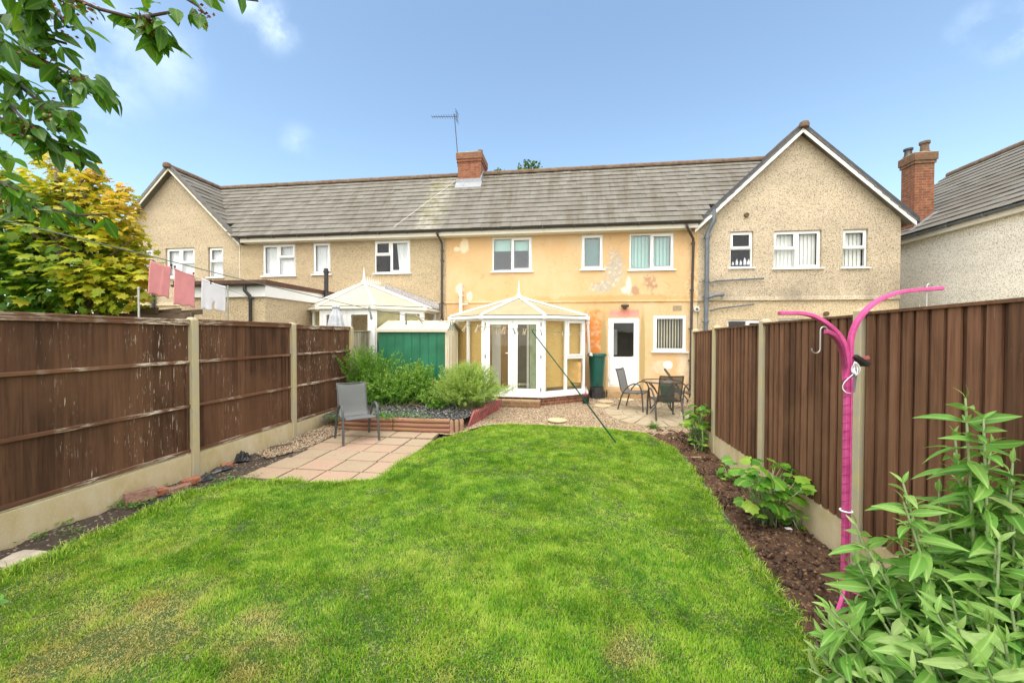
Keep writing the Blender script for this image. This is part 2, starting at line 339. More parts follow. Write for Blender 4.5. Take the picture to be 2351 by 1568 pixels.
M_BLINDY = std('cream_blind', (.70, .64, .48), .8, .08, 5)
def make_bamboo():
    t = NT('straw_roller_blind'); p = t.pos((1, 1, 1)); z = t.n('ShaderNodeSeparateXYZ', {0: p}).outputs[2]
    st = t.math('SINE', t.math('MULTIPLY', z, 420.0)); n = t.noise(t.pos((3, 3, 60)), 2, 4)
    c = t.mix(t.ramp(n, [(.3, 0), (.7, 1)]), (.50, .31, .09), (.66, .46, .17)); c = t.mix(t.ramp(st, [(.55, 0), (.95, .4)]), c, (.40, .26, .09))
    t.bsdf(c, .8); return t.m
M_STRAW = make_bamboo()
def make_poly(name, c, op):
    t = NT(name); n = t.noise(t.pos(), 2.2, 5, .65); col = t.mix(t.ramp(n, [(.4, 0), (.7, .6)]), c, sc3(c, .72))
    b = t.n('ShaderNodeBsdfPrincipled', {'Base Color': col, 'Roughness': .35}); tr = t.n('ShaderNodeBsdfTransparent', {'Color': (.9, .85, .7)})
    tl_ = t.n('ShaderNodeBsdfTranslucent', {'Color': col}); a = t.n('ShaderNodeMixShader', {0: .35, 1: b.outputs[0], 2: tl_.outputs[0]})
    m = t.n('ShaderNodeMixShader', {0: op, 1: tr.outputs[0], 2: a.outputs[0]}); t.t.links.new(m.outputs[0], t.out.inputs[0]); return t.m
M_POLY = make_poly('weathered_polycarbonate', (.66, .58, .38), .82); M_POLYN = make_poly('cream_polycarbonate', (.72, .66, .52), .95)
M_STEELG = std('grey_painted_steel', (.075, .08, .08), .45, .2, 8); M_STEELB = std('bronze_grey_steel', (.055, .05, .045), .45, .2, 8)
def make_mesh(name, c, op):
    t = NT(name); n = t.noise(t.pos(), 3, 4); b = t.n('ShaderNodeBsdfPrincipled', {'Base Color': t.mix(n, sc3(c, .85), sc3(c, 1.2)), 'Roughness': .7})
    tr = t.n('ShaderNodeBsdfTransparent', {'Color': (1, 1, 1)}); m = t.n('ShaderNodeMixShader', {0: op, 1: tr.outputs[0], 2: b.outputs[0]}); t.t.links.new(m.outputs[0], t.out.inputs[0]); return t.m
M_SLING = make_mesh('grey_mesh_sling', (.125, .13, .132), .93); M_SLINGD = make_mesh('dark_mesh_sling', (.06, .055, .05), .8)
M_GREENSHED = std('green_painted_steel', (.010, .135, .062), .5, .3, 1.6, (.022, .18, .095)); M_CREAMSTEEL = std('cream_painted_steel', (.86, .80, .63), .5, .08, 4)
M_GREENPL = std('dark_green_plastic', (.008, .085, .065), .4, .15, 3); M_PROP = std('green_coated_tube', (.0, .09, .06), .35, .1, 5)
M_PINK = std('magenta_plastic', (.56, .05, .235), .5, .25, 11, (.64, .10, .30)); M_PINKLT = std('pink_towel_cotton', (.84, .34, .345), .95, .08, 4, bump=.5, bscale=200)
M_WHITECLOTH = std('white_cotton', (.80, .80, .84), .95, .05, 4, bump=.4, bscale=200)
M_LINE = std('grey_green_line', (.14, .17, .14), .6, .1, 5); M_PEG = std('pale_peg_wood', (.50, .40, .26), .7, .3, 20); M_PEGG = std('grey_peg', (.16, .18, .17), .6, .3, 20)
M_METAL = std('galvanised_steel', (.40, .40, .38), .4, .15, 10, metal=.7); M_WIRE = std('dark_wire', (.03, .03, .03), .5)
M_EDGEP = std('pink_concrete_edging', (.34, .15, .12), .85, .2, 9, (.36, .25, .13), .4); M_LOG = std('mossy_pink_edging', (.36, .155, .125), .85, .15, 5, (.26, .155, .065), .4)
M_PICKET = std('faded_red_plastic', (.30, .075, .07), .6, .25, 9)
M_SHEET = std('black_polythene', (.018, .019, .021), .35, .3, 9); M_ROCK = std('broken_concrete', (.42, .36, .29), .9, .25, 9, bump=.6, bscale=40)
M_STONE = std('pale_stepping_stone', (.50, .40, .24), .9, .2, 8, bump=.4); M_CIRCLE = std('buff_circle_paving', (.42, .325, .20), .9, .2, 4, (.40, .34, .24), .4)
M_OLDBRICK = std('worn_red_brick', (.38, .10, .055), .9, .3, 18, (.42, .18, .10), .7, 50); M_CLAYB = std('brown_brick', (.25, .14, .10), .9, .3, 18, bump=.7, bscale=50)
M_PINKFL = std('pink_petal', (.70, .05, .22), .6); M_PLATE = std('plant_label', (.70, .60, .48), .5, .1, 9)
M_PAR = std('grey_parasol_fabric', (.42, .44, .47), .9, .2, 9); M_BROWNF = std('brown_felt_trim', (.10, .045, .028), .6, .3, 8)

# ------------------------------------------------------------------ windows, doors
def wall_holes(m, x0, x1, z0, z1, holes, y, depth):
    xs = sorted({x0, x1, *[h[0] for h in holes], *[h[1] for h in holes]}); zs = sorted({z0, z1, *[h[2] for h in holes], *[h[3] for h in holes]})
    for a, b in zip(xs, xs[1:]):
        for c, d in zip(zs, zs[1:]):
            cx, cz = (a+b)/2, (c+d)/2
            if any(h[0] < cx < h[1] and h[2] < cz < h[3] for h in holes): continue
            m.quad((a, y, c), (b, y, c), (b, y, d), (a, y, d))
    for h in holes:
        a, b, c, d = h
        m.quad((a, y, c), (a, y+depth, c), (a, y+depth, d), (a, y, d)); m.quad((b, y, c), (b, y, d), (b, y+depth, d), (b, y+depth, c))
        m.quad((a, y, d), (a, y+depth, d), (b, y+depth, d), (b, y, d)); m.quad((a, y, c), (b, y, c), (b, y+depth, c), (a, y+depth, c))
def ring(m, x0, x1, z0, z1, y0, y1, w):
    m.box(x0, x0+w, y0, y1, z0, z1); m.box(x1-w, x1, y0, y1, z0, z1)
    m.box(x0+w, x1-w, y0, y1, z1-w, z1); m.box(x0+w, x1-w, y0, y1, z0, z0+w)
class Win:
    def __init__(s, a, b, cells, recess=.03, behind=None, glass=None, sill=.05, leaded=False, vent=True, lab=None, opened=None):
        p = W(*a); q = W(*b); s.x0, s.x1, s.z1, s.z0 = p.x, q.x, p.z, q.z
        s.cells = cells; s.recess = recess; s.behind = behind; s.glass = glass or M_GLASS; s.sill = sill; s.leaded = leaded; s.vent = vent; s.lab = lab; s.opened = opened
    hole = property(lambda s: (s.x0, s.x1, s.z0, s.z1))
    def build(s, parent, Y=11.8):
        y = Y+s.recess; x0, x1, z0, z1 = s.x0, s.x1, s.z0, s.z1; w, h = x1-x0, z1-z0; f = .045
        m = MB(); ring(m, x0, x1, z0, z1, y, y+.06, f); panes = []; led = MB()
        xs = sorted({c[0] for c in s.cells if c[0] > .01}); 
        for u in xs: m.box(x0+u*w-.022, x0+u*w+.022, y, y+.058, z0+f, z1-f)
        for c in s.cells:
            a, b, lo, hi = x0+c[0]*w, x0+c[1]*w, z0+c[2]*h, z0+c[3]*h
            if c[2] > .01: m.box(max(a, x0+f), min(b, x1-f), y+.001, y+.057, lo-.022, lo+.022)
            a += f if c[0] < .01 else .022; b -= f if c[1] > .99 else .022; lo += f if c[2] < .01 else .022; hi -= f if c[3] > .99 else .022
            if c[4]:
                ring(m, a-.018, b+.018, lo-.018, hi+.018, y-.022, y+.03, .062); a += .044; b -= .044; lo += .044; hi -= .044
            panes.append((a, b, lo, hi))
        if s.vent: m.box(x0+w*.3, x0+w*.7, y-.012, y, z1-.032, z1-.016)
        wn = m.build('window', M_UPVC, parent, bevel=.004)
        if s.lab: wn['label'] = s.lab
        for a, b, lo, hi in panes:
            g = MB(); g.quad((a, y+.02, lo), (b, y+.02, lo), (b, y+.02, hi), (a, y+.02, hi)); g.build('pane', s.glass, wn)
            if s.leaded:
                e = .025; k = min(b-a, hi-lo)*.16; A, B, C, D = a+e, b-e, lo+e, hi-e
                pts = [(A+k, C), (B-k, C), (B-k*.35, C+k*.35), (B, C+k), (B, D-k), (B-k*.35, D-k*.35), (B-k, D), (A+k, D), (A+k*.35, D-k*.35), (A, D-k), (A, C+k), (A+k*.35, C+k*.35)]
                for i in range(12):
                    p, q = pts[i], pts[(i+1) % 12]; led.bar((p[0], y+.014, p[1]), (q[0], y+.014, q[1]), .008, .010, (0, 1, 0))
        if s.leaded: led.build('leaded_strip', M_LEAD, wn)
        # drip gasket round the glass: dark rubber
        gk = MB()
        for a, b, lo, hi in panes: ring(gk, a-.004, b+.004, lo-.004, hi+.004, y+.006, y+.017, .010)
        gk.build('gasket', M_BLACKPL, wn)
        if s.sill:
            sl = MB(); sl.box(x0-s.sill, x1+s.sill, y-s.recess-.055, y+.02, z0-.035, z0-.002); sl.build('sill', M_UPVC, wn)
        yb = y+.10
        if s.behind == 'net' or s.behind == 'netside':
            c = MB(); n = 40; fr = 1 if s.behind == 'net' else .42
            xs = [x0+w*(1-fr)+(w*fr)*i/n for i in range(n+1)]
            c.add([(x+(.10*(1-zz) if fr < 1 else 0), yb+.012*math.sin(i*1.9)+.01*math.sin(i*.7), z0+h*zz) for zz in (0, .5, 1) for i, x in enumerate(xs)], [(r_*(n+1)+i, r_*(n+1)+i+1, (r_+1)*(n+1)+i+1, (r_+1)*(n+1)+i) for r_ in (0, 1) for i in range(n)])
            c.build('curtain', M_NET, wn, smooth=True)
        elif s.behind in ('vert', 'vertg', 'verty'):
            c = MB(); p = .11 if s.behind != 'verty' else .088; n = int(w/p); tw = {'vert': .25, 'vertg': .42, 'verty': .9}[s.behind]
            for i in range(n):
                cx = x0+.06+(w-.12)*(i+.5)/n; hw = p*.52
                c.quad((cx-hw*math.cos(tw), yb-hw*math.sin(tw), z0+.05), (cx+hw*math.cos(tw), yb+hw*math.sin(tw), z0+.05), (cx+hw*math.cos(tw), yb+hw*math.sin(tw), z1), (cx-hw*math.cos(tw), yb-hw*math.sin(tw), z1))
            c.build('vertical_blind', {'vert': M_BLIND, 'vertg': M_BLINDG, 'verty': M_BLINDY}[s.behind], wn)
        elif s.behind == 'roller':
            c = MB(); c.box(x0+.03, x1-.03, yb, yb+.005, z0+h*.62, z1); c.build('roller_blind', M_BLINDG, wn)
        elif s.behind == 'frost':
            c = MB(); c.box(x0+.03, x1-.03, yb-.05, yb-.045, z0+.02, z1-.02); c.build('obscured_backing', std('obscured_glass', (.15, .22, .21), .5, .15, 2), wn)
def rooms(parent, wins, Y=11.8):
    # a plain room box behind every opening
    for w in wins:
        m = MB(); x0, x1, z0, z1 = w.x0-.25, w.x1+.25, w.z0-.3, w.z1+.15; y0, y1 = Y+.14, Y+1.6
        m.quad((x0, y1, z0), (x1, y1, z0), (x1, y1, z1), (x0, y1, z1)); m.quad((x0, y0, z0), (x0, y1, z0), (x0, y1, z1), (x0, y0, z1)); m.quad((x1, y0, z0), (x1, y1, z0), (x1, y1, z1), (x1, y0, z1))
        m.quad((x0, y0, z0), (x1, y0, z0), (x1, y1, z0), (x0, y1, z0)); m.quad((x0, y0, z1), (x1, y0, z1), (x1, y1, z1), (x0, y1, z1)); m.build('room', M_ROOM, parent)
def tiles(m, o, ax, up, n_al, n_up, tw=.30, cs=.262, clip=None, th=.02):
    # overlapping roof tiles laid as single slabs, course by course
    o = Vector(o); ax = Vector(ax).normalized(); up = Vector(up).normalized(); nn = ax.cross(up)
    if nn.z < 0: nn = -nn
    for j in range(n_up):
        tilt = .045
        for i in range(-1, n_al+1):
            u0_ = (i+(.5 if j % 2 else 0))*tw; u1 = u0_+tw-.004; v0 = j*cs-.012; v1 = v0+cs+.05
            lim = n_al*tw; u0_ = max(u0_, 0); u1 = min(u1, lim)
            if u1-u0_ < .02: continue
            jz = RNG.normal()*.0025; m.cur = float(np.clip(RNG.normal(.5, .22), 0, 1))
            a, b = tilt*.0+.020+th+jz, jz+.0
            P = [o+ax*u+up*v+nn*h for v, h in ((v0, a), (v1, b+th*.6)) for u in (u0_, u1)]
            Q = [p-nn*th for p in P]
            m.add(P+Q, [(0, 1, 3, 2), (4, 6, 7, 5), (0, 4, 5, 1), (0, 2, 6, 4), (1, 5, 7, 3)])
    m.cur = .3
def ridge(m, a, b, r=.11):
    a, b = Vector(a), Vector(b); L = (b-a).length; n = max(1, round(L/.42)); d = (b-a)/n
    side = d.normalized().cross(Vector((0, 0, 1))).normalized()
    for i in range(n):
        p, q = a+d*i, a+d*(i+1)*1.0; rr_ = r*(1+.03*((i*7) % 3)); vs = []
        for e in (p, q): vs += [e+side*rr_*math.cos(R(k))+Vector((0, 0, 1))*(rr_*math.sin(R(k))-.02) for k in range(-20, 201, 20)]
        k = len(vs)//2; m.cur = random.random(); m.add(vs, [(j, j+1, k+j+1, k+j) for j in range(k-1)]+[tuple(range(k)), tuple(range(2*k-1, k-1, -1))])
def gutter(m, a, b, r=.055):
    a, b = Vector(a), Vector(b); d = (b-a).normalized(); s = d.cross(Vector((0, 0, 1))).normalized(); z = Vector((0, 0, 1)); vs = []
    for e in (a, b): vs += [e+s*r*math.cos(R(k))-z*r*math.sin(R(k)) for k in range(0, 181, 20)]+[e-s*(r-.008)*math.cos(R(k))-z*(r-.008)*math.sin(R(k)) for k in range(0, 181, 20)]
    k = len(vs)//2; m.add(vs, [(j, (j+1) % k, k+(j+1) % k, k+j) for j in range(k)]+[tuple(range(k)), tuple(range(k, 2*k))])
    n = int((b-a).length/.9)
    for i in range(n): p = a+d*(.3+i*.9); m.box(p.x-.012, p.x+.012, p.y-r-.004, p.y+r+.01, p.z-r-.006, p.z+.004) if abs(d.x) > .5 else m.box(p.x-r-.004, p.x+r+.01, p.y-.012, p.y+.012, p.z-r-.006, p.z+.004)
# ------------------------------------------------------------------ the terrace
XA, XB, XC, XD, XE = -15.72, -10.78, -3.66, 3.74, 8.86
EZ, RZ, RY, EY = 5.17, 7.62, 13.6, 11.42
upv = Vector((0, RY-EY, RZ-EZ)); SL = upv.length; CS = SL/13
def main_roof(house, x0, x1, gable=None):
    m = MB(); n = max(1, round((x1-x0)/.30)); tw = (x1-x0)/n
    k = 3 if gable else 0
    st = Vector((x0, EY, EZ))+upv.normalized()*CS*k
    tiles(m, st, (1, 0, 0), upv, n, 13-k, tw, CS)
    y0 = EY+(RY-EY)*k/13; z0 = EZ+(RZ-EZ)*k/13
    if gable:
        xo = x1-.3 if x1 < 0 else x0
        tiles(m, Vector((xo, EY, EZ))+upv.normalized()*CS, (1, 0, 0), upv, 1, 3, .30, CS)
        ya, za = EY+(RY-EY)/13, EZ+(RZ-EZ)/13; m.quad((xo, ya, za-.03), (xo+.3, ya, za-.03), (xo+.3, y0, z0-.03), (xo, y0, z0-.03))
    m.quad((x0, y0, z0-.03), (x1, y0, z0-.03), (x1, RY, RZ-.03), (x0, RY, RZ-.03)); m.quad((x0, RY, RZ), (x1, RY, RZ), (x1, 15.8, 5.17), (x0, 15.8, 5.17))
    if gable:
        xa, half = gable
        gl = Vector((half, 0, RZ-5.0)); gu = gl.length; gc = gu/14
        for sg in (-1, 1):
            o = (xa+sg*half, 11.56, 5.0); tiles(m, o, (0, 1, 0), (-sg*half, 0, RZ-5.0), 8, 14, .28, gc)
            m.quad((xa+sg*half, 11.58, 4.97), (xa+sg*half, 14.2, 4.97), (xa, 14.2, RZ-.03), (xa, 11.58, RZ-.03))
    rf = m.build('roof', M_TILE, house)
    rd = MB(); ridge(rd, (x0, RY, RZ+.03), (x1, RY, RZ+.03))
    if gable: ridge(rd, (gable[0], 11.52, RZ+.03), (gable[0], RY, RZ+.03))
    rd.build('ridge_tiles', M_TERRA, rf)
    return rf
def eaves(house, x0, x1):
    m = MB(); m.box(x0, x1, 11.50, 11.525, 5.0, 5.165); m.box(x0, x1, 11.525, 11.80, 5.0, 5.02); m.build('fascia', M_FASCIA, house)
    g = MB(); gutter(g, (x0, 11.445, 5.17), (x1, 11.445, 5.165)); g.build('gutter', M_BLACKPL, house, smooth='a')
def shell(house, x0, x1, wins, mat, low=None, gable=None, extra=None):
    m = MB(); holes = [w.hole for w in wins]; zs = 2.995; y2 = 15.8
    up_h = [h for h in holes if h[2] > zs]; lo_h = [h for h in holes if h[2] <= zs]
    top = 5.02 if gable else 5.16
    wall_holes(m, x0, x1, zs, top, up_h, 11.8, .14)
    m.quad((x0, 11.8, 0), (x0, y2, 0), (x0, y2, 5.1), (x0, 11.8, 5.1)); m.quad((x1, 11.8, 0), (x1, y2, 0), (x1, y2, 5.1), (x1, 11.8, 5.1)); m.quad((x0, y2, 0), (x1, y2, 0), (x1, y2, 5.1), (x0, y2, 5.1))
    if gable:
        xa, half = gable; t_ = (RZ-5.0)/half
        m.quad((x0, 11.8, top), (x1, 11.8, top), (x1, 11.8, 5.0+(half-abs(x1-xa))*t_), (xa, 11.8, RZ-.05), (x0, 11.8, 5.0+(half-abs(x0-xa))*t_))
        # bellcast drip where the upper render stops
        m.add([(x0, 11.8, zs+.12), (x1, 11.8, zs+.12), (x1, 11.755, zs), (x0, 11.755, zs), (x0, 11.83, zs), (x1, 11.83, zs)], [(0, 1, 2, 3), (3, 2, 5, 4)])
    else: m.add([(x0, 11.8, zs+.05), (x1, 11.8, zs+.05), (x1, 11.782, zs), (x0, 11.782, zs), (x0, 11.83, zs), (x1, 11.83, zs)], [(0, 1, 2, 3), (3, 2, 5, 4)])
    m.build('wall', mat, house)
    l = MB(); wall_holes(l, x0, x1, 0, zs, lo_h, 11.815, .125); l.build('lower_wall', low or mat, house)
    rooms(house, wins)
    for w in wins: w.build(house)
def barge(house, xa, half, apex=True):
    m = MB(); k = MB()
    for sg in (-1, 1):
        a = Vector((xa+sg*(half+.02), 11.575, 4.87)); b = Vector((xa, 11.575, RZ-.135+.0)); n = Vector((0, 0, 1))
        m.prism([a+Vector((0, 0, .02 if xa > 0 else .05)), b+Vector((0, 0, .0 if xa > 0 else .03)), b+Vector((0, 0, .13)), a+Vector((0, 0, .13))], (0, .022, 0))
        m.box(a.x-.01*sg, a.x-.16*sg, 11.5765, 11.80, 4.83, 4.85) if False else None
        k.prism([a+Vector((sg*.06, -.012, .085)), b+Vector((0, -.012, .11)), b+Vector((0, -.012, .26)), a+Vector((sg*.06, -.012, .235))], (0, .10, 0))
        s = MB()
    m.build('bargeboard', M_FASCIA if xa < 0 else M_UPVC, house); k.build('verge_trim', std('verge_'+('slate' if xa > 0 else 'grey'), (.045, .048, .055) if xa > 0 else (.12, .11, .10), .6, .3, 8), house)
    e = MB(); e.lathe([(.0, -.05), (.115, -.05), (.125, .02), (.10, .09), (.05, .12), (0, .125)], (xa, 11.55, RZ+.02), 14); e.build('ridge_end_cap', M_TERRA, house, smooth='a')
P2 = lambda f, a, b: (f(*a), f(*b))
# left end house with a gable
hL = thing('terraced_house', (XA, 11.8, 0), 'pebbledashed end terrace house with a gable, partly behind the golden maple', 'house', 'terraced houses in a row')
wL = [Win(*P2(T1, (470, 920), (757, 1205)), [(0, .5, 0, 1, 1), (.5, 1, .5, 1, 1), (.5, 1, 0, .5, 0)], .07, 'net'), Win(*P2(T1, (888, 910), (1037, 1200)), [(0, 1, .52, 1, 1), (0, 1, 0, .52, 0)], .07, 'net'), Win(*P2(T1, (180, 930), (345, 1200)), [(0, 1, 0, 1, 1)], .07, 'net')]
GL = ((XA+XB)/2, 2.62); shell(hL, XA, XB, wL, M_PEBG, M_PEBLOW, GL); main_roof(hL, GL[0], XB, GL); barge(hL, *GL)
m = MB(); x = W(*T1(370, 900)).x; m.tube([(x, 11.72, 4.35), (x, 11.72, 3.3), (x, 11.72, .2)], .055); m.tube([(x-.3, 11.74, 3.2), (x-.06, 11.70, 3.1)], .03); m.build('soil_pipe', M_BLACKPL, hL, smooth='a')
# left middle house
hM = thing('terraced_house', (XB, 11.8, 0), 'yellowish pebbledashed terrace house between the left gable and the peeling orange house', 'house', 'terraced houses in a row')
wM = [Win(*P2(T1, (1425, 885), (1745, 1185)), [(0, .5, 0, 1, 1), (.5, 1, .58, 1, 1), (.5, 1, 0, .58, 0)], .02, 'net'), Win(*P2(T2, (166, 924), (312, 1183)), [(0, 1, 0, 1, 1)], .02, 'net'), Win(*P2(T2, (682, 905), (982, 1172)), [(0, .46, .56, 1, 1), (0, .46, 0, .56, 0), (.46, 1, 0, 1, 1)], .02, 'netside')]
shell(hM, XB, XC, wM, M_PEB, M_PEBLOW); main_roof(hM, XB, XC); eaves(hM, XB+.28, XC)
m = MB(); m.box(XB-.012, XB+.012, 11.785, 11.80, .3, 5.0); m.build('corner_bead', M_FASCIA, hM)
# orange house
hO = thing('terraced_house', (XC, 11.8, 0), 'terrace house with peeling apricot orange render in the middle of the row', 'house', 'terraced houses in a row')
wO = [Win(*P2(Z3, (482, 182), (773, 424)), [(0, .5, 0, 1, 0), (.5, 1, 0, 1, 1)], .02, 'roller', M_GLASSG, .06, True, False), Win(*P2(T4, (128, 258), (378, 658)), [(0, 1, 0, 1, 1)], .02, 'frost', M_GLASSG, .06, True, False),
      Win(*P2(T4, (693, 246), (1212, 658)), [(0, .49, 0, 1, 0), (.49, 1, 0, 1, 1)], .02, 'vertg', M_GLASSG, .06, True, False), Win(*P2(T7, (944, 107), (1323, 528)), [(0, 1, 0, 1, 1)], .02, 'verty', M_GLASS, .06, False, False, 'kitchen window with cream vertical blinds')]
wo_low = [W(*T7(412, 130)), W(*T7(772, 948))]
class Dr: pass
dr = Dr(); dr.x0, dr.x1, dr.z1, dr.z0 = wo_low[0].x, wo_low[1].x, wo_low[0].z, wo_low[1].z; dr.hole = (dr.x0, dr.x1, dr.z0, dr.z1)
dr.build = lambda parent: None
shell(hO, XC, XD, wO+[dr], M_RENDER); main_roof(hO, XC, XD); eaves(hO, XC, XD-.1)
def back_door(parent):
    x0, x1, z0, z1 = dr.hole; y = 11.83; f = MB(); ring(f, x0, x1, z0, z1, y, y+.06, .055); fr = f.build('door_frame', M_UPVC, parent, bevel=.004)
    a, b, c, d = x0+.05, x1-.05, z0+.05, z1-.05; y -= .02; m = MB(); s = .105; mid = c+(d-c)*.405
    m.box(a, a+s, y, y+.05, c, d); m.box(b-s, b, y, y+.05, c, d); m.box(a+s, b-s, y, y+.05, d-s, d); m.box(a+s, b-s, y, y+.05, mid-.05, mid+.05); m.box(a+s, b-s, y+.012, y+.04, c, mid-.05)
    w = b-a-2*s
    for q0, q1, r0_, r1 in ((.08, .46, .72, .9), (.54, .92, .72, .9), (.08, .92, .2, .62)):
        ring(m, a+s+w*q0, a+s+w*q1, c+(mid-c)*r0_, c+(mid-c)*r1, y+.004, y+.013, .015)
    do = m.build('door', M_UPVC, parent, bevel=.004)
    g = MB(); g.quad((a+s, y+.02, mid+.05), (b-s, y+.02, mid+.05), (b-s, y+.02, d-s), (a+s, y+.02, d-s)); g.build('pane', M_GLASS, do)
    h = MB(); h.box(b-.07, b-.035, y-.012, y, mid-.10, mid+.12); h.tube([(b-.052, y-.01, mid+.06), (b-.052, y-.05, mid+.06), (b-.17, y-.05, mid+.06)], .010, 6); h.build('handle', M_UPVC, do)
    for zz in (.1, .48, .9):
        k = MB(); k.tube([(a-.02, y-.012, c+(d-c)*zz-.05), (a-.02, y-.012, c+(d-c)*zz+.05)], .014, 8); k.box(a-.02, a+.05, y-.009, y, c+(d-c)*zz-.02, c+(d-c)*zz+.02); k.build('hinge', M_UPVC, do)
back_door(hO)
m = MB(); m.box(dr.x0+.1, dr.x0+.36, 12.6, 12.62, 1.4, 2.2); m.build('pinned_notice', M_BLIND, hO)
def pipe(name, parent, pts, r, mat, clips=()):
    m = MB(); m.tube(pts, r, 10)
    for p in clips: m.lathe([(r*.9, -.03), (r*1.28, -.03), (r*1.28, .03), (r*.9, .03)], p, 12); m.box(p[0]-r*1.6, p[0]+r*1.6, p[1]+r, p[1]+r+.02, p[2]-.015, p[2]+.015)
    return m.build(name, mat, parent, smooth='a')
x = -3.78; pipe('downpipe', hO, [(x-.06, 11.445, 5.12), (x-.06, 11.445, 5.05), (x, 11.70, 4.85), (x, 11.72, 4.7), (x, 11.72, .22)], .034, M_BROWNPL, [(x, 11.72, z) for z in (4.6, 4.3, 3.0, 2.5, 1.2)])
xa, xb = W(*T4(1370, 120), 11.44).x, W(*T4(1445, 250), 11.72).x
pipe('downpipe', hO, [(xa, 11.445, 5.1), (xa, 11.445, 5.03), (xa+.10, 11.55, 4.9), (xb-.02, 11.68, 4.74), (xb, 11.72, 4.62), (xb-.03, 11.72, 2.9), (xb-.05, 11.72, .25)], .036, M_BROWNPL, [(xb, 11.72, 4.62), (xb-.02, 11.72, 3.3), (xb-.04, 11.72, 2.2), (xb-.05, 11.72, 1.3)])
x = W(*T3(283, 200)).x; z1 = W(*T3(283, 20)).z; pipe('flue_pipe', hO, [(x, 11.72, z1), (x, 11.72, z1-.2), (x, 11.72, 2.3)], .055, M_CREAMPL, [(x, 11.72, z1-.35)]); m = MB(); m.tube([(x, 11.72, 2.95), (x+.22, 11.72, 2.95)], .025); m.build('overflow_pipe', M_CREAMPL, hO, smooth='a')
def airbrick(px, parent, Y=11.8):
    p = W(*px, Y); m = MB(); m.box(p.x-.12, p.x+.12, Y-.006, Y+.02, p.z-.065, p.z+.065); k = MB()
    for i in range(7):
        for j in range(4): k.box(p.x-.105+i*.032, p.x-.105+i*.032+.016, Y-.009, Y-.007, p.z-.05+j*.029, p.z-.05+j*.029+.014)
    a = m.build('air_brick', std('clay_vent', (.42, .32, .20), .9), parent); k.build('vent_hole', M_BLACKPL, a)
airbrick(T4(1255, 1112), hO); airbrick(T2(1458, 853), hO)
p = W(*T4(637, 1100), 11.72); m = MB(); m.lathe([(.035, -.08), (.05, -.03), (.10, .0), (.12, .03), (.11, .06), (.06, .075)], (p.x, 11.70, p.z), 18); m.box(p.x-.03, p.x+.03, 11.70, 11.81, p.z-.05, p.z-.01); m.build('wall_lamp', std('rusty_lamp', (.10, .075, .05), .6, .4, 30), hO, smooth='a')
p = W(*T4(1482, 1125), 11.76); m = MB(); m.tube([(p.x, 11.82, p.z), (p.x, 11.74, p.z)], .075, 18); n = m.build('outside_vent', M_CREAMPL, hO, smooth='a'); m = MB(); m.tube([(p.x, 11.738, p.z), (p.x, 11.70, p.z-.01)], .035, 14); m.build('nozzle', M_GREYPL, n, smooth='a')
# chimney shared in the middle, carried by the orange house
def chimney(house, x0, x1, y0, y1, zb, zt, mat, cap, pots):
    m = MB(); m.box(x0, x1, y0, y1, zb, zt-.30); m.box(x0-.03, x1+.03, y0-.03, y1+.03, zt-.30, zt-.215); m.box(x0-.055, x1+.055, y0-.055, y1+.055, zt-.213, zt); c = m.build('chimney', mat, house)
    k = MB(); k.prism([(x0-.02, y0-.02, zt+.001), (x1+.02, y0-.02, zt+.001), (x1+.02, y1+.02, zt+.001), (x0-.02, y1+.02, zt+.001)], (0, 0, .03)); k.build('flaunching', M_CONC, c)
    for (px, py, r, h, mt) in pots:
        q = MB(); q.lathe([(r*1.0, 0), (r*1.25, .02), (r*.95, .06), (r*.85, h*.75), (r*1.12, h*.8), (r*1.15, h), (r*.8, h), (r*.75, h*.3)], (px, py, zt+.03), 16); q.build('chimney_pot', mt, c, smooth='a')
    return c
ch = chimney(hO, -3.70, -2.89, 13.25, 14.15, 7.0, 8.27, M_BRICKCH, None, [(-3.42, 13.5, .075, .10, M_METAL), (-3.22, 13.6, .10, .08, M_TERRA), (-2.98, 13.55, .08, .16, M_TERRA)])
m = MB(); m.box(-3.73, -2.86, 13.17, 13.248, 7.05, 7.36); m.prism([(-2.888, 13.2, 7.1), (-2.888, 13.6, 7.55), (-2.888, 13.6, 7.80), (-2.888, 13.2, 7.42)], (.03, 0, 0)); m.prism([(-3.75, 13.02, 6.985), (-2.84, 13.02, 6.985), (-2.84, 13.2, 7.24), (-3.75, 13.2, 7.24)], (0, -.01, .02)); m.build('flashing', M_LEAD, ch)
m = MB(); a = Vector((-3.76, 13.3, 7.3)); b = Vector((-5.2, 11.44, 5.22)); m.tube([a+(b-a)*i/8+Vector((0, -.03, .07)) for i in range(9)], .006, 5); m.build('aerial_cable', M_FASCIA, hO)
# right gable house
hR = thing('terraced_house', (XD, 11.8, 0), 'speckled pebbledash end terrace house with the big gable on the right', 'house', 'terraced houses in a row')
wR = [Win(*P2(T5, (310, 917), (502, 1217)), [(0, 1, .53, 1, 1), (0, 1, 0, .53, 0)], .07, None), Win(*P2(T5, (677, 912), (1076, 1219)), [(0, .49, .52, 1, 1), (0, .49, 0, .52, 0), (.49, 1, 0, 1, 1)], .07, 'vert'), Win(*P2(T5, (1258, 898), (1466, 1215)), [(0, 1, .51, 1, 1), (0, 1, 0, .51, 0)], .07, 'vert'),
      Win(*P2(Z4, (402, 1315), (662, 1550)), [(0, .5, 0, 1, 0), (.5, 1, 0, 1, 1)], .07, None), Win(*P2(Z4, (735, 1308), (1010, 1560)), [(0, .5, 0, 1, 0), (.5, 1, 0, 1, 0)], .07, 'vert')]
GR = ((XD+XE)/2+.02, 2.72); shell(hR, XD, XE, wR, M_PEBR, M_PEBLOW, GR); main_roof(hR, XD, GR[0], GR); barge(hR, *GR)
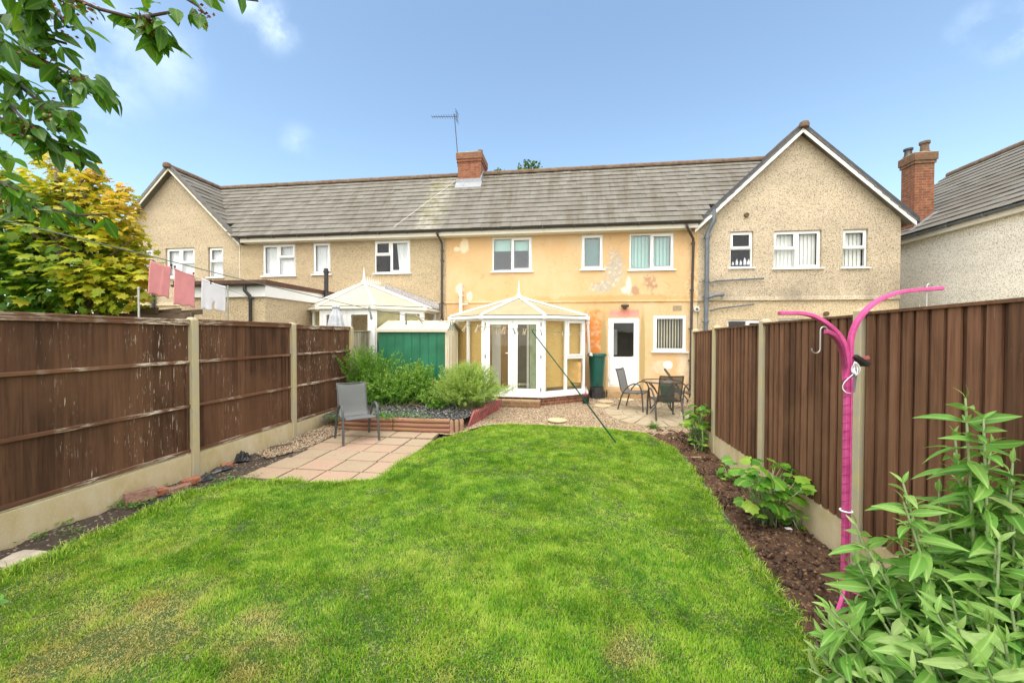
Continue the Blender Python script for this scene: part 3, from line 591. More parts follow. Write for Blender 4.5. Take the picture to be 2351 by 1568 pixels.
p, q = W(*T5(310, 1200), 11.95), W(*T5(475, 1200), 11.95)
m = MB()
for i, (h, r) in enumerate(((.10, .03), (.17, .035), (.14, .03), (.2, .04), (.16, .045), (.12, .03))): xx = p.x+.06+i*.105; m.lathe([(r, 0), (r, h*.6), (r*.4, h*.75), (r*.4, h), (.0, h)], (xx, 11.93, p.z), 10)
m.build('bottles_on_sill', std('pale_bottle', (.62, .62, .72), .4, .3, 9), hR)
for px, py in ((443, 780), None) if False else ((443, 780),):
    p = W(*T5(px, py)); m = MB(); m.tube([(p.x, 11.83, p.z), (p.x, 11.74, p.z)], .062, 16); m.build('flue_outlet', std('rusty_flue', (.11, .06, .03), .8, .4, 20), hR, smooth='a')
p = W(*Z4(1047, 1275)); m = MB(); m.tube([(p.x, 11.83, p.z), (p.x, 11.74, p.z)], .06, 16); m.build('flue_outlet', std('rusty_flue_low', (.11, .07, .03), .8, .4, 20), hR, smooth='a')
xs = W(*T4(1603, 500), 11.66).x; zt = W(*T4(1680, 10), 11.6).z; xt = W(*T4(1685, 10), 11.6).x
sp = pipe('soil_stack', hR, [(xt, 11.6, zt+.12), (xt, 11.6, zt-.18), (xt-.06, 11.6, zt-.30), (xs+.05, 11.65, zt-.42), (xs, 11.66, zt-.55), (xs, 11.66, 3.5), (xs-.03, 11.66, .25)], .06, M_GREYPL, [(xs, 11.66, 4.75), (xs, 11.66, 3.55), (xs, 11.66, 3.1), (xs, 11.66, 2.4)])
q = W(*T4(1790, 955), 11.7); pipe('branch_pipe', hR, [(xs, 11.66, q.z-.1), (xs+.2, 11.66, q.z-.03), (q.x, 11.66, q.z), (q.x, 11.82, q.z)], .045, M_GREYPL)
a, b, c_ = W(*T5(135, 1345), 11.74), W(*T5(200, 1330), 11.74), W(*T5(595, 1308), 11.74); pipe('waste_pipe', hR, [a, b, c_], .022, M_GREYPL)
a, b, c_ = W(*T5(140, 1580), 11.74), W(*T5(215, 1560), 11.74), W(*T5(510, 1525), 11.74); pipe('waste_pipe', hR, [a, b, c_], .022, M_GREYPL)
# detached neighbour on the right, gable chimney and long eaves
hN = thing('detached_house', (10, 11, 0), 'white roughcast house with tall brick chimney and long grey roof at the right edge', 'house')
m = MB(); m.quad((10, 5, 0), (10, 15.5, 0), (10, 15.5, 4.95), (10, 5, 4.95)); m.quad((10, 15.5, 0), (16, 15.5, 0), (16, 15.5, 4.9), (13, 15.5, 7.4), (10, 15.5, 4.95)); m.quad((10, 5, 0), (16, 5, 0), (16, 5, 4.9), (13, 5, 7.4), (10, 5, 4.95)); m.build('wall', M_PEBW, hN)
m = MB(); o = Vector((9.78, 5, 4.93)); up_ = Vector((13-9.78, 0, 7.50-4.93)); n = 15; tiles(m, o, (0, 1, 0), up_, 35, n, .30, up_.length/n); m.quad((9.8, 5, 4.9), (9.8, 15.5, 4.9), (13, 15.5, 7.47), (13, 5, 7.47)); m.quad((13, 5, 7.5), (13, 15.5, 7.5), (16.3, 15.5, 4.9), (16.3, 5, 4.9)); rf = m.build('roof', M_TILE, hN)
rd = MB(); ridge(rd, (13, 5, 7.53), (13, 15.4, 7.53)); rd.build('ridge_tiles', M_TERRA, rf)
m = MB(); m.box(9.84, 9.865, 5, 15.5, 4.73, 4.90); m.box(9.865, 10, 5, 15.5, 4.74, 4.76); m.build('fascia', M_FASCIA, hN); g = MB(); gutter(g, (9.785, 15.5, 4.90), (9.785, 5, 4.90)); g.build('gutter', M_GREYPL, hN, smooth='a')
ch = chimney(hN, 10.06, 10.56, 12.95, 13.42, 3.5, 7.32, M_BRICKCH2, None, [(10.40, 13.08, .11, .34, M_TERRA), (10.16, 13.32, .10, .26, M_BROWNPL)])
m = MB()
for i in range(6): m.box(10.04+i*.09, 10.04+i*.09+.12, 12.93, 12.948, 5.1+i*.075-.12, 5.1+i*.075+.09)
m.quad((9.9, 12.74, 5.07), (10.56, 12.74, 5.60), (10.56, 12.948, 5.60), (9.9, 12.948, 5.07)); m.build('flashing', M_LEAD, ch)

# tv aerial on the chimney
p0, p1 = W(1051, 360, 13.3), W(1043, 262, 13.3); b0, b1 = W(992, 269, 13.3), W(1049, 268, 13.3)
ta = thing('tv_aerial', (p0.x, 13.3, p0.z), 'thin television aerial on a mast strapped to the central brick chimney', 'aerial')
m = MB(); m.tube([p0-Vector((0, 0, .35)), p0, p1], .016, 6); m.box(p0.x-.03, p0.x+.12, 13.27, 13.33, p0.z-.22, p0.z-.17); m.build('mast', M_WIRE, ta)
m = MB(); m.tube([b0, b1], .011, 5)
for i in range(11): q = b0+(b1-b0)*(i/10); hl = .10+.006*i; m.tube([q-Vector((0, hl, 0)), q+Vector((0, hl, 0))], .006, 4)
for dz in (-.16, -.08, .08, .16): m.tube([b1+Vector((0, -.2, dz)), b1+Vector((0, .2, dz))], .007, 4)
m.tube([b1+Vector((0, 0, -.2)), b1+Vector((0, 0, .2))], .008, 4); m.build('antenna', M_WIRE, ta)

# ------------------------------------------------------------------ conservatories
def conservatory(label, cx, zf, ze, za, ya, poly, full, name='conservatory'):
    root = thing(name, (cx, 11.0, zf), label, 'conservatory', 'lean conservatories behind the terrace')
    pl = [(-1.85, 11.78), (-1.83, 10.72), (-.80, 9.9), (.76, 9.9), (1.83, 10.72), (1.85, 11.78)]
    pl = [(cx+a, b) for a, b in pl]
    # brick plinth
    m = MB()
    for (a, b) in zip(pl, pl[1:]):
        d = Vector((b[0]-a[0], b[1]-a[1], 0)); nn = Vector((d.y, -d.x, 0)).normalized()
        m.prism([(a[0], a[1], zf-.32), (b[0], b[1], zf-.32), (b[0], b[1], zf-.03), (a[0], a[1], zf-.03)], -nn*.12)
    m.build('brick_plinth', M_BRICK, root)
    m = MB(); m.prism([(x_, y_, zf-.028) for x_, y_ in pl], (0, 0, .02)); m.build('floor', std('pale_floor', (.40, .38, .32), .6), root)
    sl = MB(); fr = MB(); panes = []
    def seg(a, b, spec):
        A = Vector((a[0], a[1], 0)); B = Vector((b[0], b[1], 0)); L = (B-A).length; d = (B-A)/L; nn = Vector((d.y, -d.x, 0)); th = .07
        def bx(u0_, u1, z0, z1, pr=0): fr.prism([A+d*u0_+Vector((0, 0, z0))+nn*pr, A+d*u1+Vector((0, 0, z0))+nn*pr, A+d*u1+Vector((0, 0, z1))+nn*pr, A+d*u0_+Vector((0, 0, z1))+nn*pr], -nn*(th+pr))
        sl.prism([A-d*.03+nn*.09+Vector((0, 0, zf-.026)), B+d*.03+nn*.09+Vector((0, 0, zf-.026)), B+d*.03+nn*.09+Vector((0, 0, zf+.022)), A-d*.03+nn*.09+Vector((0, 0, zf+.022))], -nn*.16)
        if spec == 'door': return A, B, d, nn, L
        bx(0.0, L, zf+.023, zf+.11); bx(0.0, L, ze-.09, ze); bx(0, .07, zf+.11, ze-.09); bx(L-.07, L, zf+.11, ze-.09)
        cuts = {'two': [.5], 'one': [], 'sash': [.53]}[spec]
        us = [.07]+[c*L for c in cuts]+[L-.07]
        for c in cuts: bx(c*L-.035, c*L+.035, zf+.11, ze-.09)
        for i in range(len(us)-1):
            u0_, u1 = us[i]+(.035 if i else 0), us[i+1]-(.035 if i < len(us)-2 else 0); zz = [(zf+.11, ze-.09)]
            if spec == 'sash' and i == 1:
                zm = zf+.11+(ze-zf-.2)*.47; bx(u0_, u1, zm-.035, zm+.035); zz = [(zf+.11, zm-.035), (zm+.035, ze-.09)]
                s_ = .05
                for (z0, z1) in zz[1:]: bx(u0_, u0_+s_, z0, z1, .02); bx(u1-s_, u1, z0, z1, .02); bx(u0_+s_, u1-s_, z1-s_, z1, .02); bx(u0_+s_, u1-s_, z0, z0+s_, .02)
            for (z0, z1) in zz: panes.append([A+d*u+Vector((0, 0, z))-nn*.03 for u, z in ((u0_, z0), (u1, z0), (u1, z1), (u0_, z1))])
    seg(pl[0], pl[1], 'one'); seg(pl[1], pl[2], 'two'); seg(pl[3], pl[4], 'sash'); seg(pl[4], pl[5], 'one')
    A, B, d, nn, L = seg(pl[2], pl[3], 'door')
    fr.box(A.x-.02, A.x+.06, A.y-.012, A.y+.07, zf+.023, ze); fr.box(B.x-.06, B.x+.02, A.y-.012, A.y+.07, zf+.023, ze); fr.box(A.x+.06, B.x-.06, A.y-.006, A.y+.07, ze-.07, ze); fr.box(A.x+.06, B.x-.06, A.y-.006, A.y+.07, zf+.023, zf+.06)
    frm = fr.build('frame', M_UPVC, root, bevel=.003); sl.build('sill', M_UPVC, root)
    for q in panes: g = MB(); g.quad(*q); g.build('pane', M_GLASS, root)
    # french doors
    x0, x1 = A.x+.065, B.x-.065; y = A.y-.002; z0, z1 = zf+.062, ze-.072; xm = (x0+x1)/2
    for k, (a, b) in enumerate(((x0, xm-.003), (xm+.003, x1))):
        m = MB(); s = .12; ring(m, a, b, z0, z1, y-.012, y+.05, s)
        if not full: m.box(a+s, b-s, y-.01, y+.04, z0+.62, z0+.74)
        do = m.build('door', M_UPVC, root, bevel=.004); g = MB(); g.quad((a+s, y+.02, z0+s), (b-s, y+.02, z0+s), (b-s, y+.02, z1-s), (a+s, y+.02, z1-s)); g.build('pane', M_GLASS, do)
        gk = MB(); ring(gk, a+s-.003, b-s+.003, z0+s-.003, z1-s+.003, y+.0, y+.012, .009); gk.build('gasket', M_BLACKPL, do)
        hx = b-.055 if k == 0 else a+.055
        if k == 0: h = MB(); h.box(hx-.015, hx+.015, y-.022, y-.012, z0+.86, z0+1.08); h.tube([(hx, y-.02, z0+1.02), (hx, y-.06, z0+1.02), (hx-.12, y-.06, z0+1.02)], .010, 6); h.build('handle', M_UPVC, do)
        ex = a if k == 0 else b
        for zz in (z0+.1, (z0+z1)/2, z1-.12): h = MB(); h.tube([(ex, y-.02, zz-.045), (ex, y-.02, zz+.045)], .011, 6); h.build('hinge', M_WIRE if full else M_UPVC, do)
    # roof: hipped fan with one ridge
    ap = Vector((cx+.02, ya, za)); bk = Vector((cx+.02, 11.78, za)); e = [Vector((cx+(a-cx)*1.035, b-(.06 if b < 11.7 else 0), ze+.045)) for a, b in pl]
    faces = [(e[0], e[1], ap, bk), (e[1], e[2], ap), (e[2], e[3], ap), (e[3], e[4], ap), (e[4], e[5], bk, ap)]
    for q in faces: g = MB(); g.quad(*q); g.build('roof_panel', poly, root)
    rb = MB()
    for q in e[1:5]: rb.bar(q+Vector((0, 0, .02)), ap+Vector((0, 0, .03)), .07, .05)
    for a, b in ((e[0], bk), (e[5], bk)): rb.bar(a+Vector((0, -.03, .02)), b+Vector((0, -.03, .03)), .09, .05)
    for sg in (0, 4):
        for f_ in (.5,): a = e[sg]+(e[sg+1]-e[sg])*f_; b = bk+(ap-bk)*f_; rb.bar(a+Vector((0, 0, .015)), b+Vector((0, 0, .025)), .045, .03)
    rb.bar(ap+Vector((0, -.06, .04)), bk+Vector((0, -.01, .04)), .12, .08); rb.build('roof_bars', M_UPVC, root, bevel=.006)
    gt = MB()
    for a, b in zip(e, e[1:]):
        gt.bar(a+Vector((0, 0, -.05)), b+Vector((0, 0, -.05)), .085, .075)
    for q in e[1:5]: gt.box(q.x-.055, q.x+.055, q.y-.055, q.y+.05, q.z-.10, q.z)
    gt.build('gutter', M_UPVC if full else M_CREAMPL, root, bevel=.012)
    dk = MB()
    for a, b in zip(e[0:], e[1:]): dk.bar(a+Vector((0, .005, -.003)), b+Vector((0, .005, -.003)), .05, .022)
    dk.build('glazing_seal', M_BLACKPL, root)
    fn = MB(); fn.lathe([(.045, 0), (.05, .04), (.02, .07), (.035, .13), (.022, .2), (.012, .3), (.002, .42)], ap+Vector((0, -.02, .07)), 12); fn.build('finial', M_UPVC, root, smooth='a')
    return root, pl, e, ap, bk
cons, cpl, ce, cap_, cbk = conservatory('white plastic conservatory with straw blinds and french doors against the orange house', -1.30, .47, 2.47, 3.05, 10.85, M_POLY, True)
for a, b in ((cpl[1], cpl[2]), (cpl[3], cpl[4])):
    A = Vector((a[0], a[1], 0)); B = Vector((b[0], b[1], 0)); d = (B-A).normalized(); nn = Vector((d.y, -d.x, 0)); m = MB(); A = A-nn*.13+d*.08; B = B-nn*.13-d*.08
    m.prism([A+Vector((0, 0, .66)), B+Vector((0, 0, .66)), B+Vector((0, 0, 2.36)), A+Vector((0, 0, 2.36))], -nn*.006); m.build('roller_blind', M_STRAW, cons)
m = MB(); m.box(-.98, -.5, 10.9, 10.94, .5, 2.40); m.build('inner_wall', std('sage_paint', (.50, .62, .42), .6), cons); m = MB(); m.box(-2.05, -1.80, 10.9, 10.94, .5, 2.40); m.box(-1.06, -1.0, 10.88, 10.93, .5, 2.42); m.build('inner_door', M_UPVC, cons)
m = MB(); ring(m, -1.64, -.74, .5, 2.45, 11.66, 11.72, .07); m.build('inner_frame', M_CREAMPL, cons); m = MB(); m.quad((-1.6, 11.75, .5), (-.76, 11.75, .5), (-.76, 11.75, 2.42), (-1.6, 11.75, 2.42)); m.build('inner_opening', M_ROOM, cons)
# folding chair stored inside, its back just visible
m = MB(); ring(m, .05, .42, .75, 1.3, 10.62, 10.64, .02); m.box(.07, .40, 10.625, 10.635, .77, 1.28); m.build('stored_panel', std('orange_panel', (.60, .36, .12), .6), cons)
p = [W(*T3(1770, 470), 10.75), W(*T3(1785, 820), 10.95), W(*T3(1800, 840), 11.0), W(*T3(1825, 860), 11.3), W(*T3(1830, 910), 11.45)]
m = MB(); m.tube(p, .034, 10); 
for q in (p[0], p[2]): m.lathe([(.036, -.04), (.046, -.04), (.046, .04), (.036, .04)], q, 12)
m.build('downpipe', M_UPVC, cons, smooth='a')
step = MB(); step.box(-1.85, -.60, 9.55, 9.80, .15, .40); sb = tag(step.build('doorstep', brick('mossy_step_brick', (.28, .13, .07), (.22, .12, .06), (.30, .22, .12), dirt=(.36, .40, (.36, .26, .13))), None, bevel=.012), 'long brown brick step in front of the conservatory french doors', 'step')
step = MB(); a, b = W(*T7(400, 1055), 11.45), W(*T7(885, 990), 11.45); step.box(a.x, b.x, 11.45, 11.80, .15, .42); tag(step.build('doorstep', std('worn_sandstone', (.36, .24, .12), .9, .25, 7, bump=.4), None, bevel=.015), 'low worn stone step below the white back door', 'step')
con2, p2, e2, a2, b2 = conservatory('cream roofed white conservatory with roof cresting beside the green shed, over the left fence', -5.82, .62, 2.74, 3.50, 10.75, M_POLYN, False)
m = MB(); 
for i in range(9): q = a2+(b2-a2)*(i/8.5+.05); m.prism([q+Vector((-.004, -.035, .08)), q+Vector((-.004, .035, .08)), q+Vector((-.004, 0, .21))], (.008, 0, 0))
m.build('roof_cresting', M_UPVC, con2)
m = MB(); m.prism([(b2.x+.2, 11.74, 3.42), (b2.x+1.95, 11.74, 2.80), (b2.x+1.95, 11.74, 2.96), (b2.x+.2, 11.74, 3.60)], (0, -.10, 0)); m.build('flashing', std('crumpled_flashing', (.36, .34, .34), .6, .5, 30, bump=1, bscale=25), con2)
for a, b in ((p2[1], p2[2]), (p2[3], p2[4])):
    A = Vector((a[0], a[1]+.1, 0)); B = Vector((b[0], b[1]+.1, 0)); m = MB(); m.quad(A+Vector((0, 0, 1.8)), B+Vector((0, 0, 1.8)), B+Vector((0, 0, 2.7)), A+Vector((0, 0, 2.7))); m.build('inner_blind', std('olive_blind', (.40, .34, .14), .8), con2)
# neighbour's flat roofed extension
ex = thing('flat_roof_extension', (-8.4, 10.2, 0), 'cream pebbledashed flat roofed extension with brown felt edge behind the hanging laundry', 'extension')
m = MB(); m.box(-9.7, -7.29, 8.72, 11.77, 0, 2.93); m.build('wall', M_PEBLOW, ex)
m = MB(); m.box(-9.75, -7.24, 8.67, 11.77, 2.931, 3.22); m.build('fascia', M_UPVC, ex); m = MB(); m.box(-9.78, -7.21, 8.64, 11.78, 3.221, 3.34); m.build('roof_edge', M_BROWNF, ex)
g = MB(); gutter(g, (-9.75, 8.60, 3.24), (-7.2, 8.60, 3.24)); g.build('gutter', M_BROWNPL, ex, smooth='a')
x = W(*T1(1310, 1500), 8.66).x; pipe('downpipe', ex, [(x-.12, 8.60, 3.2), (x-.12, 8.60, 3.08), (x, 8.62, 2.95), (x, 8.64, 2.85), (x, 8.64, .1)], .04, M_BLACKPL, [(x, 8.64, 2.9), (x, 8.64, 2.3)])
p = hit(*Z2(1395, 890), 0, -7.7); q = hit(*Z2(1408, 1060), 0, -7.15); pipe('flue_pipe', ex, [(-7.16, 11.0, 4.0), (-7.16, 11.0, 3.95), (-7.16, 11.0, 2.95)], .065, M_BLACKPL, [(-7.16, 11.0, 3.9), (-7.16, 11, 3.05)])
# ------------------------------------------------------------------ the ground
def inside(P, poly):
    x, y = P[:, 0], P[:, 1]; r = np.zeros(len(P), bool); n = len(poly)
    for i in range(n):
        (x0, y0), (x1, y1) = poly[i], poly[(i+1) % n]
        if y0 == y1: continue
        c = ((y0 > y) != (y1 > y)) & (x < (x1-x0)*(y-y0)/(y1-y0)+x0); r ^= c
    return r
def vnoise(X, Y, s, seed=0):
    # smooth value noise
    g = np.random.default_rng(seed).random((64, 64)); x, y = X*s+100, Y*s+100; i, j = np.floor(x).astype(int), np.floor(y).astype(int); fx, fy = x-i, y-j
    fx = fx*fx*(3-2*fx); fy = fy*fy*(3-2*fy); q = lambda a, b: g[a % 64, b % 64]
    return (q(i, j)*(1-fx)+q(i+1, j)*fx)*(1-fy)+(q(i, j+1)*(1-fx)+q(i+1, j+1)*fx)*fy
GZ = np.vectorize(gz)
def sheet(name, poly, mat, dz, step, rough=None, kind='structure', smooth=True):
    pa = np.array(poly); x0, y0 = pa.min(0); x1, y1 = pa.max(0); nx, ny = int((x1-x0)/step)+2, int((y1-y0)/step)+2
    X, Y = np.meshgrid(np.linspace(x0, x1, nx), np.linspace(y0, y1, ny)); Z = GZ(Y)+dz
    if rough: Z = Z+rough(X, Y)
    V = np.stack([X.ravel(), Y.ravel(), Z.ravel()], 1); I = np.arange(nx*ny).reshape(ny, nx)
    F = np.stack([I[:-1, :-1].ravel(), I[:-1, 1:].ravel(), I[1:, 1:].ravel(), I[1:, :-1].ravel()], 1); F = F[inside(V[F].mean(1)[:, :2], poly)]
    used = np.unique(F); mp = np.zeros(len(V), int); mp[used] = np.arange(len(used))
    return tag(npmesh(name, V[used], mp[F], mat, None, {'rnd': np.full(len(used), .5)}, smooth), kind=kind)
def make_soil(name, a, b, c):
    t = NT(name); n = t.noise(t.pos(), 14, 6, .7); n2 = t.noise(t.pos(), 70, 4, .7); v = t.n('ShaderNodeTexVoronoi', {'Vector': t.pos(), 'Scale': 55}).outputs['Color']
    col = t.mix(t.ramp(n, [(.3, 0), (.7, 1)]), a, b); sp = t.n('ShaderNodeSeparateColor', {0: v}).outputs[0]
    col = t.mix(t.ramp(sp, [(.9, 0), (.93, .8)]), col, c); t.bsdf(col, .95, t.bump(t.math('ADD', n, t.math('MULTIPLY', n2, .5)), .9, .03)); return t.m
M_SOIL = make_soil('brown_compost', (.045, .022, .012), (.13, .065, .032), (.28, .17, .09)); M_SOILD = make_soil('dark_crumbly_soil', (.035, .026, .02), (.09, .065, .045), (.36, .28, .2))
M_TURF = make_soil('thatch_under_lawn', (.03, .06, .012), (.07, .12, .02), (.30, .27, .12)); M_EARTH = make_soil('neighbour_ground', (.10, .11, .04), (.16, .15, .07), (.3, .25, .15))
def make_gravel():
    t = NT('buff_gravel'); v = t.n('ShaderNodeTexVoronoi', {'Vector': t.pos(), 'Scale': 38}); r_ = t.n('ShaderNodeSeparateColor', {0: v.outputs['Color']}).outputs[0]
    c = t.ramp(r_, [(0, (.12, .075, .045)), (.08, (.26, .175, .105)), (.25, (.41, .315, .20)), (.55, (.51, .40, .275)), (.8, (.43, .28, .17)), (.92, (.64, .56, .44))], 'CONSTANT')
    c = t.mix(t.ramp(v.outputs['Distance'], [(.5, 0), (.8, .8)]), c, (.13, .08, .045)); c = t.mix(t.ramp(t.noise(t.pos(), 1.8, 5), [(.4, 0), (.7, .35)]), c, (.36, .26, .14))
    t.bsdf(c, .9, t.bump(t.math('SUBTRACT', 1, v.outputs['Distance']), 1, .025)); return t.m
M_GRAVEL = make_gravel()
def make_pav():
    t = NT('worn_pink_paving'); r_ = t.attr(); n = t.noise(t.pos(), 3.2, 6, .65); c = t.ramp(r_, [(0, (.37, .275, .195)), (.35, (.33, .25, .17)), (.5, (.38, .255, .18)), (1, (.41, .27, .20))])
    c = t.mix(t.ramp(n, [(.4, 0), (.7, .7)]), c, (.37, .29, .185)); c = t.mix(t.ramp(t.noise(t.pos(), 26, 5, .75), [(.5, 0), (.7, .6)]), c, (.24, .175, .115)); t.bsdf(c, .9, t.bump(t.noise(t.pos(), 90, 4), .3, .004)); return t.m
M_PAV = make_pav()
sheet('ground', [(-90, -60), (90, -60), (90, 140), (-90, 140)], M_EARTH, -.12, 2.0)
lump = lambda a, s, k=0: (lambda X, Y: a*(vnoise(X, Y, s, 3+k)-.5)+a*.6*(vnoise(X, Y, s*2.7, 4+k)-.5)+a*.4*(vnoise(X, Y, s*6, 5+k)-.5))
LAWN = [(-4.66, -.6), (-4.64, 2.6), (-4.60, 3.0), (-4.68, 3.6), (-4.72, 4.3), (-4.45, 4.75), (-3.6, 4.92), (-2.98, 4.98), (-2.62, 5.15), (-2.56, 6.1), (-2.40, 7.2), (-2.15, 7.45), (-1.95, 7.75), (-1.62, 8.25), (-1.0, 8.38), (-.15, 8.37), (.9, 8.25), (1.62, 8.03), (1.9, 7.3), (1.95, 6.9), (1.88, 5.9), (1.82, 5.3), (1.73, 4.3), (1.68, 3.6), (1.66, 2.95), (1.50, 2.45), (1.42, -.6)]
LAWN = [(x*.967, y*.967 if y > 1 else y) for x, y in LAWN]
bump_l = lambda X, Y: .024*(vnoise(X, Y, .9, 21)-.5)+.02*(vnoise(X, Y, 2.3, 22)-.5)
sheet('subsoil', [(-5.18, -.8), (2.5, -.8), (2.5, 8.25), (-5.18, 8.25)], M_SOILD, -.07, .1)
sheet('lawn', LAWN, M_TURF, .042, .08, bump_l)
sheet('gravel_patio', [(-5.1, 7.3), (-2.2, 7.45), (-1.7, 8.05), (1.9, 7.7), (2.46, 7.6), (2.46, 8.25), (6, 8.3), (6, 11.9), (-5.15, 11.9)], M_GRAVEL, .004, .05, lump(.018, 9))
sheet('soil_bed', [(1.36, -.6), (1.42, 2.3), (1.60, 2.9), (1.64, 3.6), (1.70, 4.3), (1.80, 5.3), (1.86, 5.9), (1.93, 6.9), (1.86, 7.3), (1.55, 8.0), (1.9, 8.15), (2.48, 8.15), (2.48, -.6)], M_SOIL, .012, .025, lump(.085, 5, 9))
sheet('soil_strip', [(-5.16, -.8), (-4.55, -.8), (-4.55, 3.0), (-4.6, 3.6), (-4.62, 4.4), (-4.3, 4.8), (-4.3, 5.3), (-4.4, 6.4), (-4.4, 7.4), (-5.16, 7.4)], M_SOILD, .004, .03, lump(.045, 6, 19))
sheet('gravel_strip', [(-5.14, 5.9), (-4.75, 5.7), (-4.5, 6.2), (-4.5, 7.45), (-5.14, 7.45)], M_GRAVEL, .014, .04, lump(.02, 9))
# paving slabs
m = MB(); ys = [4.86, 5.29, 5.77, 6.24, 6.68, 7.12, 7.52]; 
for j, (a, b) in enumerate(zip(ys, ys[1:])):
    sft = (0, .02, 0, .02, .03, .1)[j]; xs = [-2.92+sft+.52*k for k in range(-4, 3)]
    for k, (u0_, u1) in enumerate(zip(xs, xs[1:])):
        if u1 < -4.55 or u0_ > -2.2: continue
        u0_ = max(u0_, -4.52+.06*j*(j < 3)); u1 = min(u1, -2.47)
        if u1-u0_ < .08: continue
        g = .012; m.cur = float(RNG.random()); z = gz((a+b)/2)+.026+RNG.normal()*.002
        m.add([(u0_+g, a+g, z+RNG.normal()*.002), (u1-g, a+g, z), (u1-g, b-g, z+RNG.normal()*.002), (u0_+g, b-g, z), (u0_+g, a+g, z-.05), (u1-g, a+g, z-.05), (u1-g, b-g, z-.05), (u0_+g, b-g, z-.05)], [(0, 1, 2, 3), (0, 4, 5, 1), (1, 5, 6, 2), (2, 6, 7, 3), (3, 7, 4, 0)])
tag(m.build('paving', M_PAV, None, bevel=.006), kind='structure')
sheet('paving_bed', [(-4.55, 4.85), (-2.5, 4.85), (-2.5, 7.45), (-4.5, 7.45)], M_SOILD, .011, .1)
cc = Vector((1.95, 9.35, 0)); m = MB()
for r_, n in ((.30, 6), (.62, 12), (1.02, 18)):
    rin = {.30: 0.0, .62: .31, 1.02: .63}[r_]
    for i in range(n):
        a0, a1 = 2*math.pi*i/n+.02, 2*math.pi*(i+1)/n-.02; m.cur = random.random(); pts = []
        for a in np.linspace(a0, a1, 4): pts.append(cc+Vector((r_*math.cos(a), r_*math.sin(a), 0)))
        for a in np.linspace(a1, a0, 4): pts.append(cc+Vector(((rin+.0)*math.cos(a), (rin+.0)*math.sin(a), 0))) if rin else None
        if not rin: pts.append(cc)
        pts = [Vector((p.x, p.y, gz(p.y)+.022)) for p in pts]; m.prism(pts, (0, 0, -.04))
tag(m.build('paving_circle', M_CIRCLE, None), kind='structure')
for i, (q, lab) in enumerate(((T7(345, 1172), 'round buff stepping stone in the gravel nearest the flower pot'), (T7(620, 1100), 'round buff stepping stone in the gravel in front of the back door step'), (Z3(960, 1525), 'pale stepping stone sunk in the gravel close to the lawn edge'), (T7(380, 1120), 'half buried stepping stone in the gravel by the green water butt'))):
    p = G(*q); m = MB(); m.lathe([(.20, 0), (.21, .02), (.20, .032), (0.0, .033)], (p.x, p.y, gz(p.y)), 22); tag(m.build('stepping_stone', M_STONE, None, smooth='a'), lab, 'stepping stone', 'stepping stones in the gravel')
# loose gravel stones
def stones(name, poly, n, mat, r0_, r1, dz, flat=.6):
    pa = np.array(poly); P = RNG.uniform(pa.min(0), pa.max(0), (n*3, 2)); P = P[inside(P, poly)][:n]; n = len(P)
    ico = np.array([(1, 0, 0), (0, 1, 0), (-1, 0, 0), (0, -1, 0), (0, 0, 1), (0, 0, -1)], float); tf = np.array([(0, 1, 4), (1, 2, 4), (2, 3, 4), (3, 0, 4), (1, 0, 5), (2, 1, 5), (3, 2, 5), (0, 3, 5)])
    s = RNG.uniform(r0_, r1, (n, 1))*np.array([[1, .75, flat]]); a = RNG.uniform(0, 6.28, n); v = ico[None]*s[:, None]*RNG.uniform(.7, 1.3, (n, 6, 1)); tp = RNG.normal(0, .35, n)
    c, s_ = np.cos(a)[:, None], np.sin(a)[:, None]; v[..., 2] += v[..., 0]*np.tan(tp)[:, None]
    V = np.stack([v[..., 0]*c-v[..., 1]*s_+P[:, :1], v[..., 0]*s_+v[..., 1]*c+P[:, 1:], v[..., 2]+GZ(P[:, 1])[:, None]+dz], -1)
    F = (tf[None]+(np.arange(n)*6)[:, None, None]).reshape(-1, 3)
    return npmesh(name, V.reshape(-1, 3), F, mat, None, {'rnd': np.repeat(RNG.random(n), 6)})
def stonemat(name, stops):
    t = NT(name); t.bsdf(t.ramp(t.attr(), stops, 'CONSTANT'), .85); return t.m
M_PEBBLES = stonemat('loose_pebbles', [(0, (.14, .09, .055)), (.15, (.37, .28, .18)), (.4, (.51, .40, .28)), (.7, (.44, .29, .185)), (.88, (.62, .54, .43))])
GR = [(-1.9, 8.15), (-1.0, 8.42), (-.1, 8.40), (1.6, 8.1), (1.7, 8.0), (3.2, 8.6), (3.2, 11.4), (.7, 11.4), (.4, 10.2), (-.5, 9.7), (-1.9, 9.5)]
tag(stones('loose_gravel', GR, 6000, M_PEBBLES, .008, .018, .012), 'loose buff gravel stones scattered over the patio', 'gravel', kind='stuff')
tag(stones('loose_shingle', [(-5.12, 5.9), (-4.78, 5.65), (-4.5, 6.2), (-4.45, 7.4), (-5.12, 7.4)], 1500, M_PEBBLES, .008, .018, .036), 'pale shingle between the left fence and the pink paving', 'shingle', kind='stuff')
BED = [(-5.12, 7.62), (-4.5, 7.58), (-2.25, 7.62), (-2.1, 7.75), (-1.72, 8.5), (-1.68, 9.5), (-5.12, 9.5)]
sheet('raised_bed', BED, make_soil('slate_and_bark', (.035, .032, .028), (.085, .078, .068), (.28, .28, .27)), .20, .04, lump(.05, 4, 31))
M_SLATE = stonemat('slate_chips', [(0, (.04, .04, .04)), (.3, (.085, .083, .08)), (.6, (.15, .147, .14)), (.85, (.36, .36, .35))])
tag(stones('slate_chippings', [(-4.2, 7.64), (-2.28, 7.66), (-2.1, 7.85), (-1.85, 8.4), (-2.6, 8.7), (-4.2, 8.5)], 2600, M_SLATE, .014, .034, .222, .28), 'grey slate chippings covering the front of the raised bed', 'slate chippings', kind='stuff')
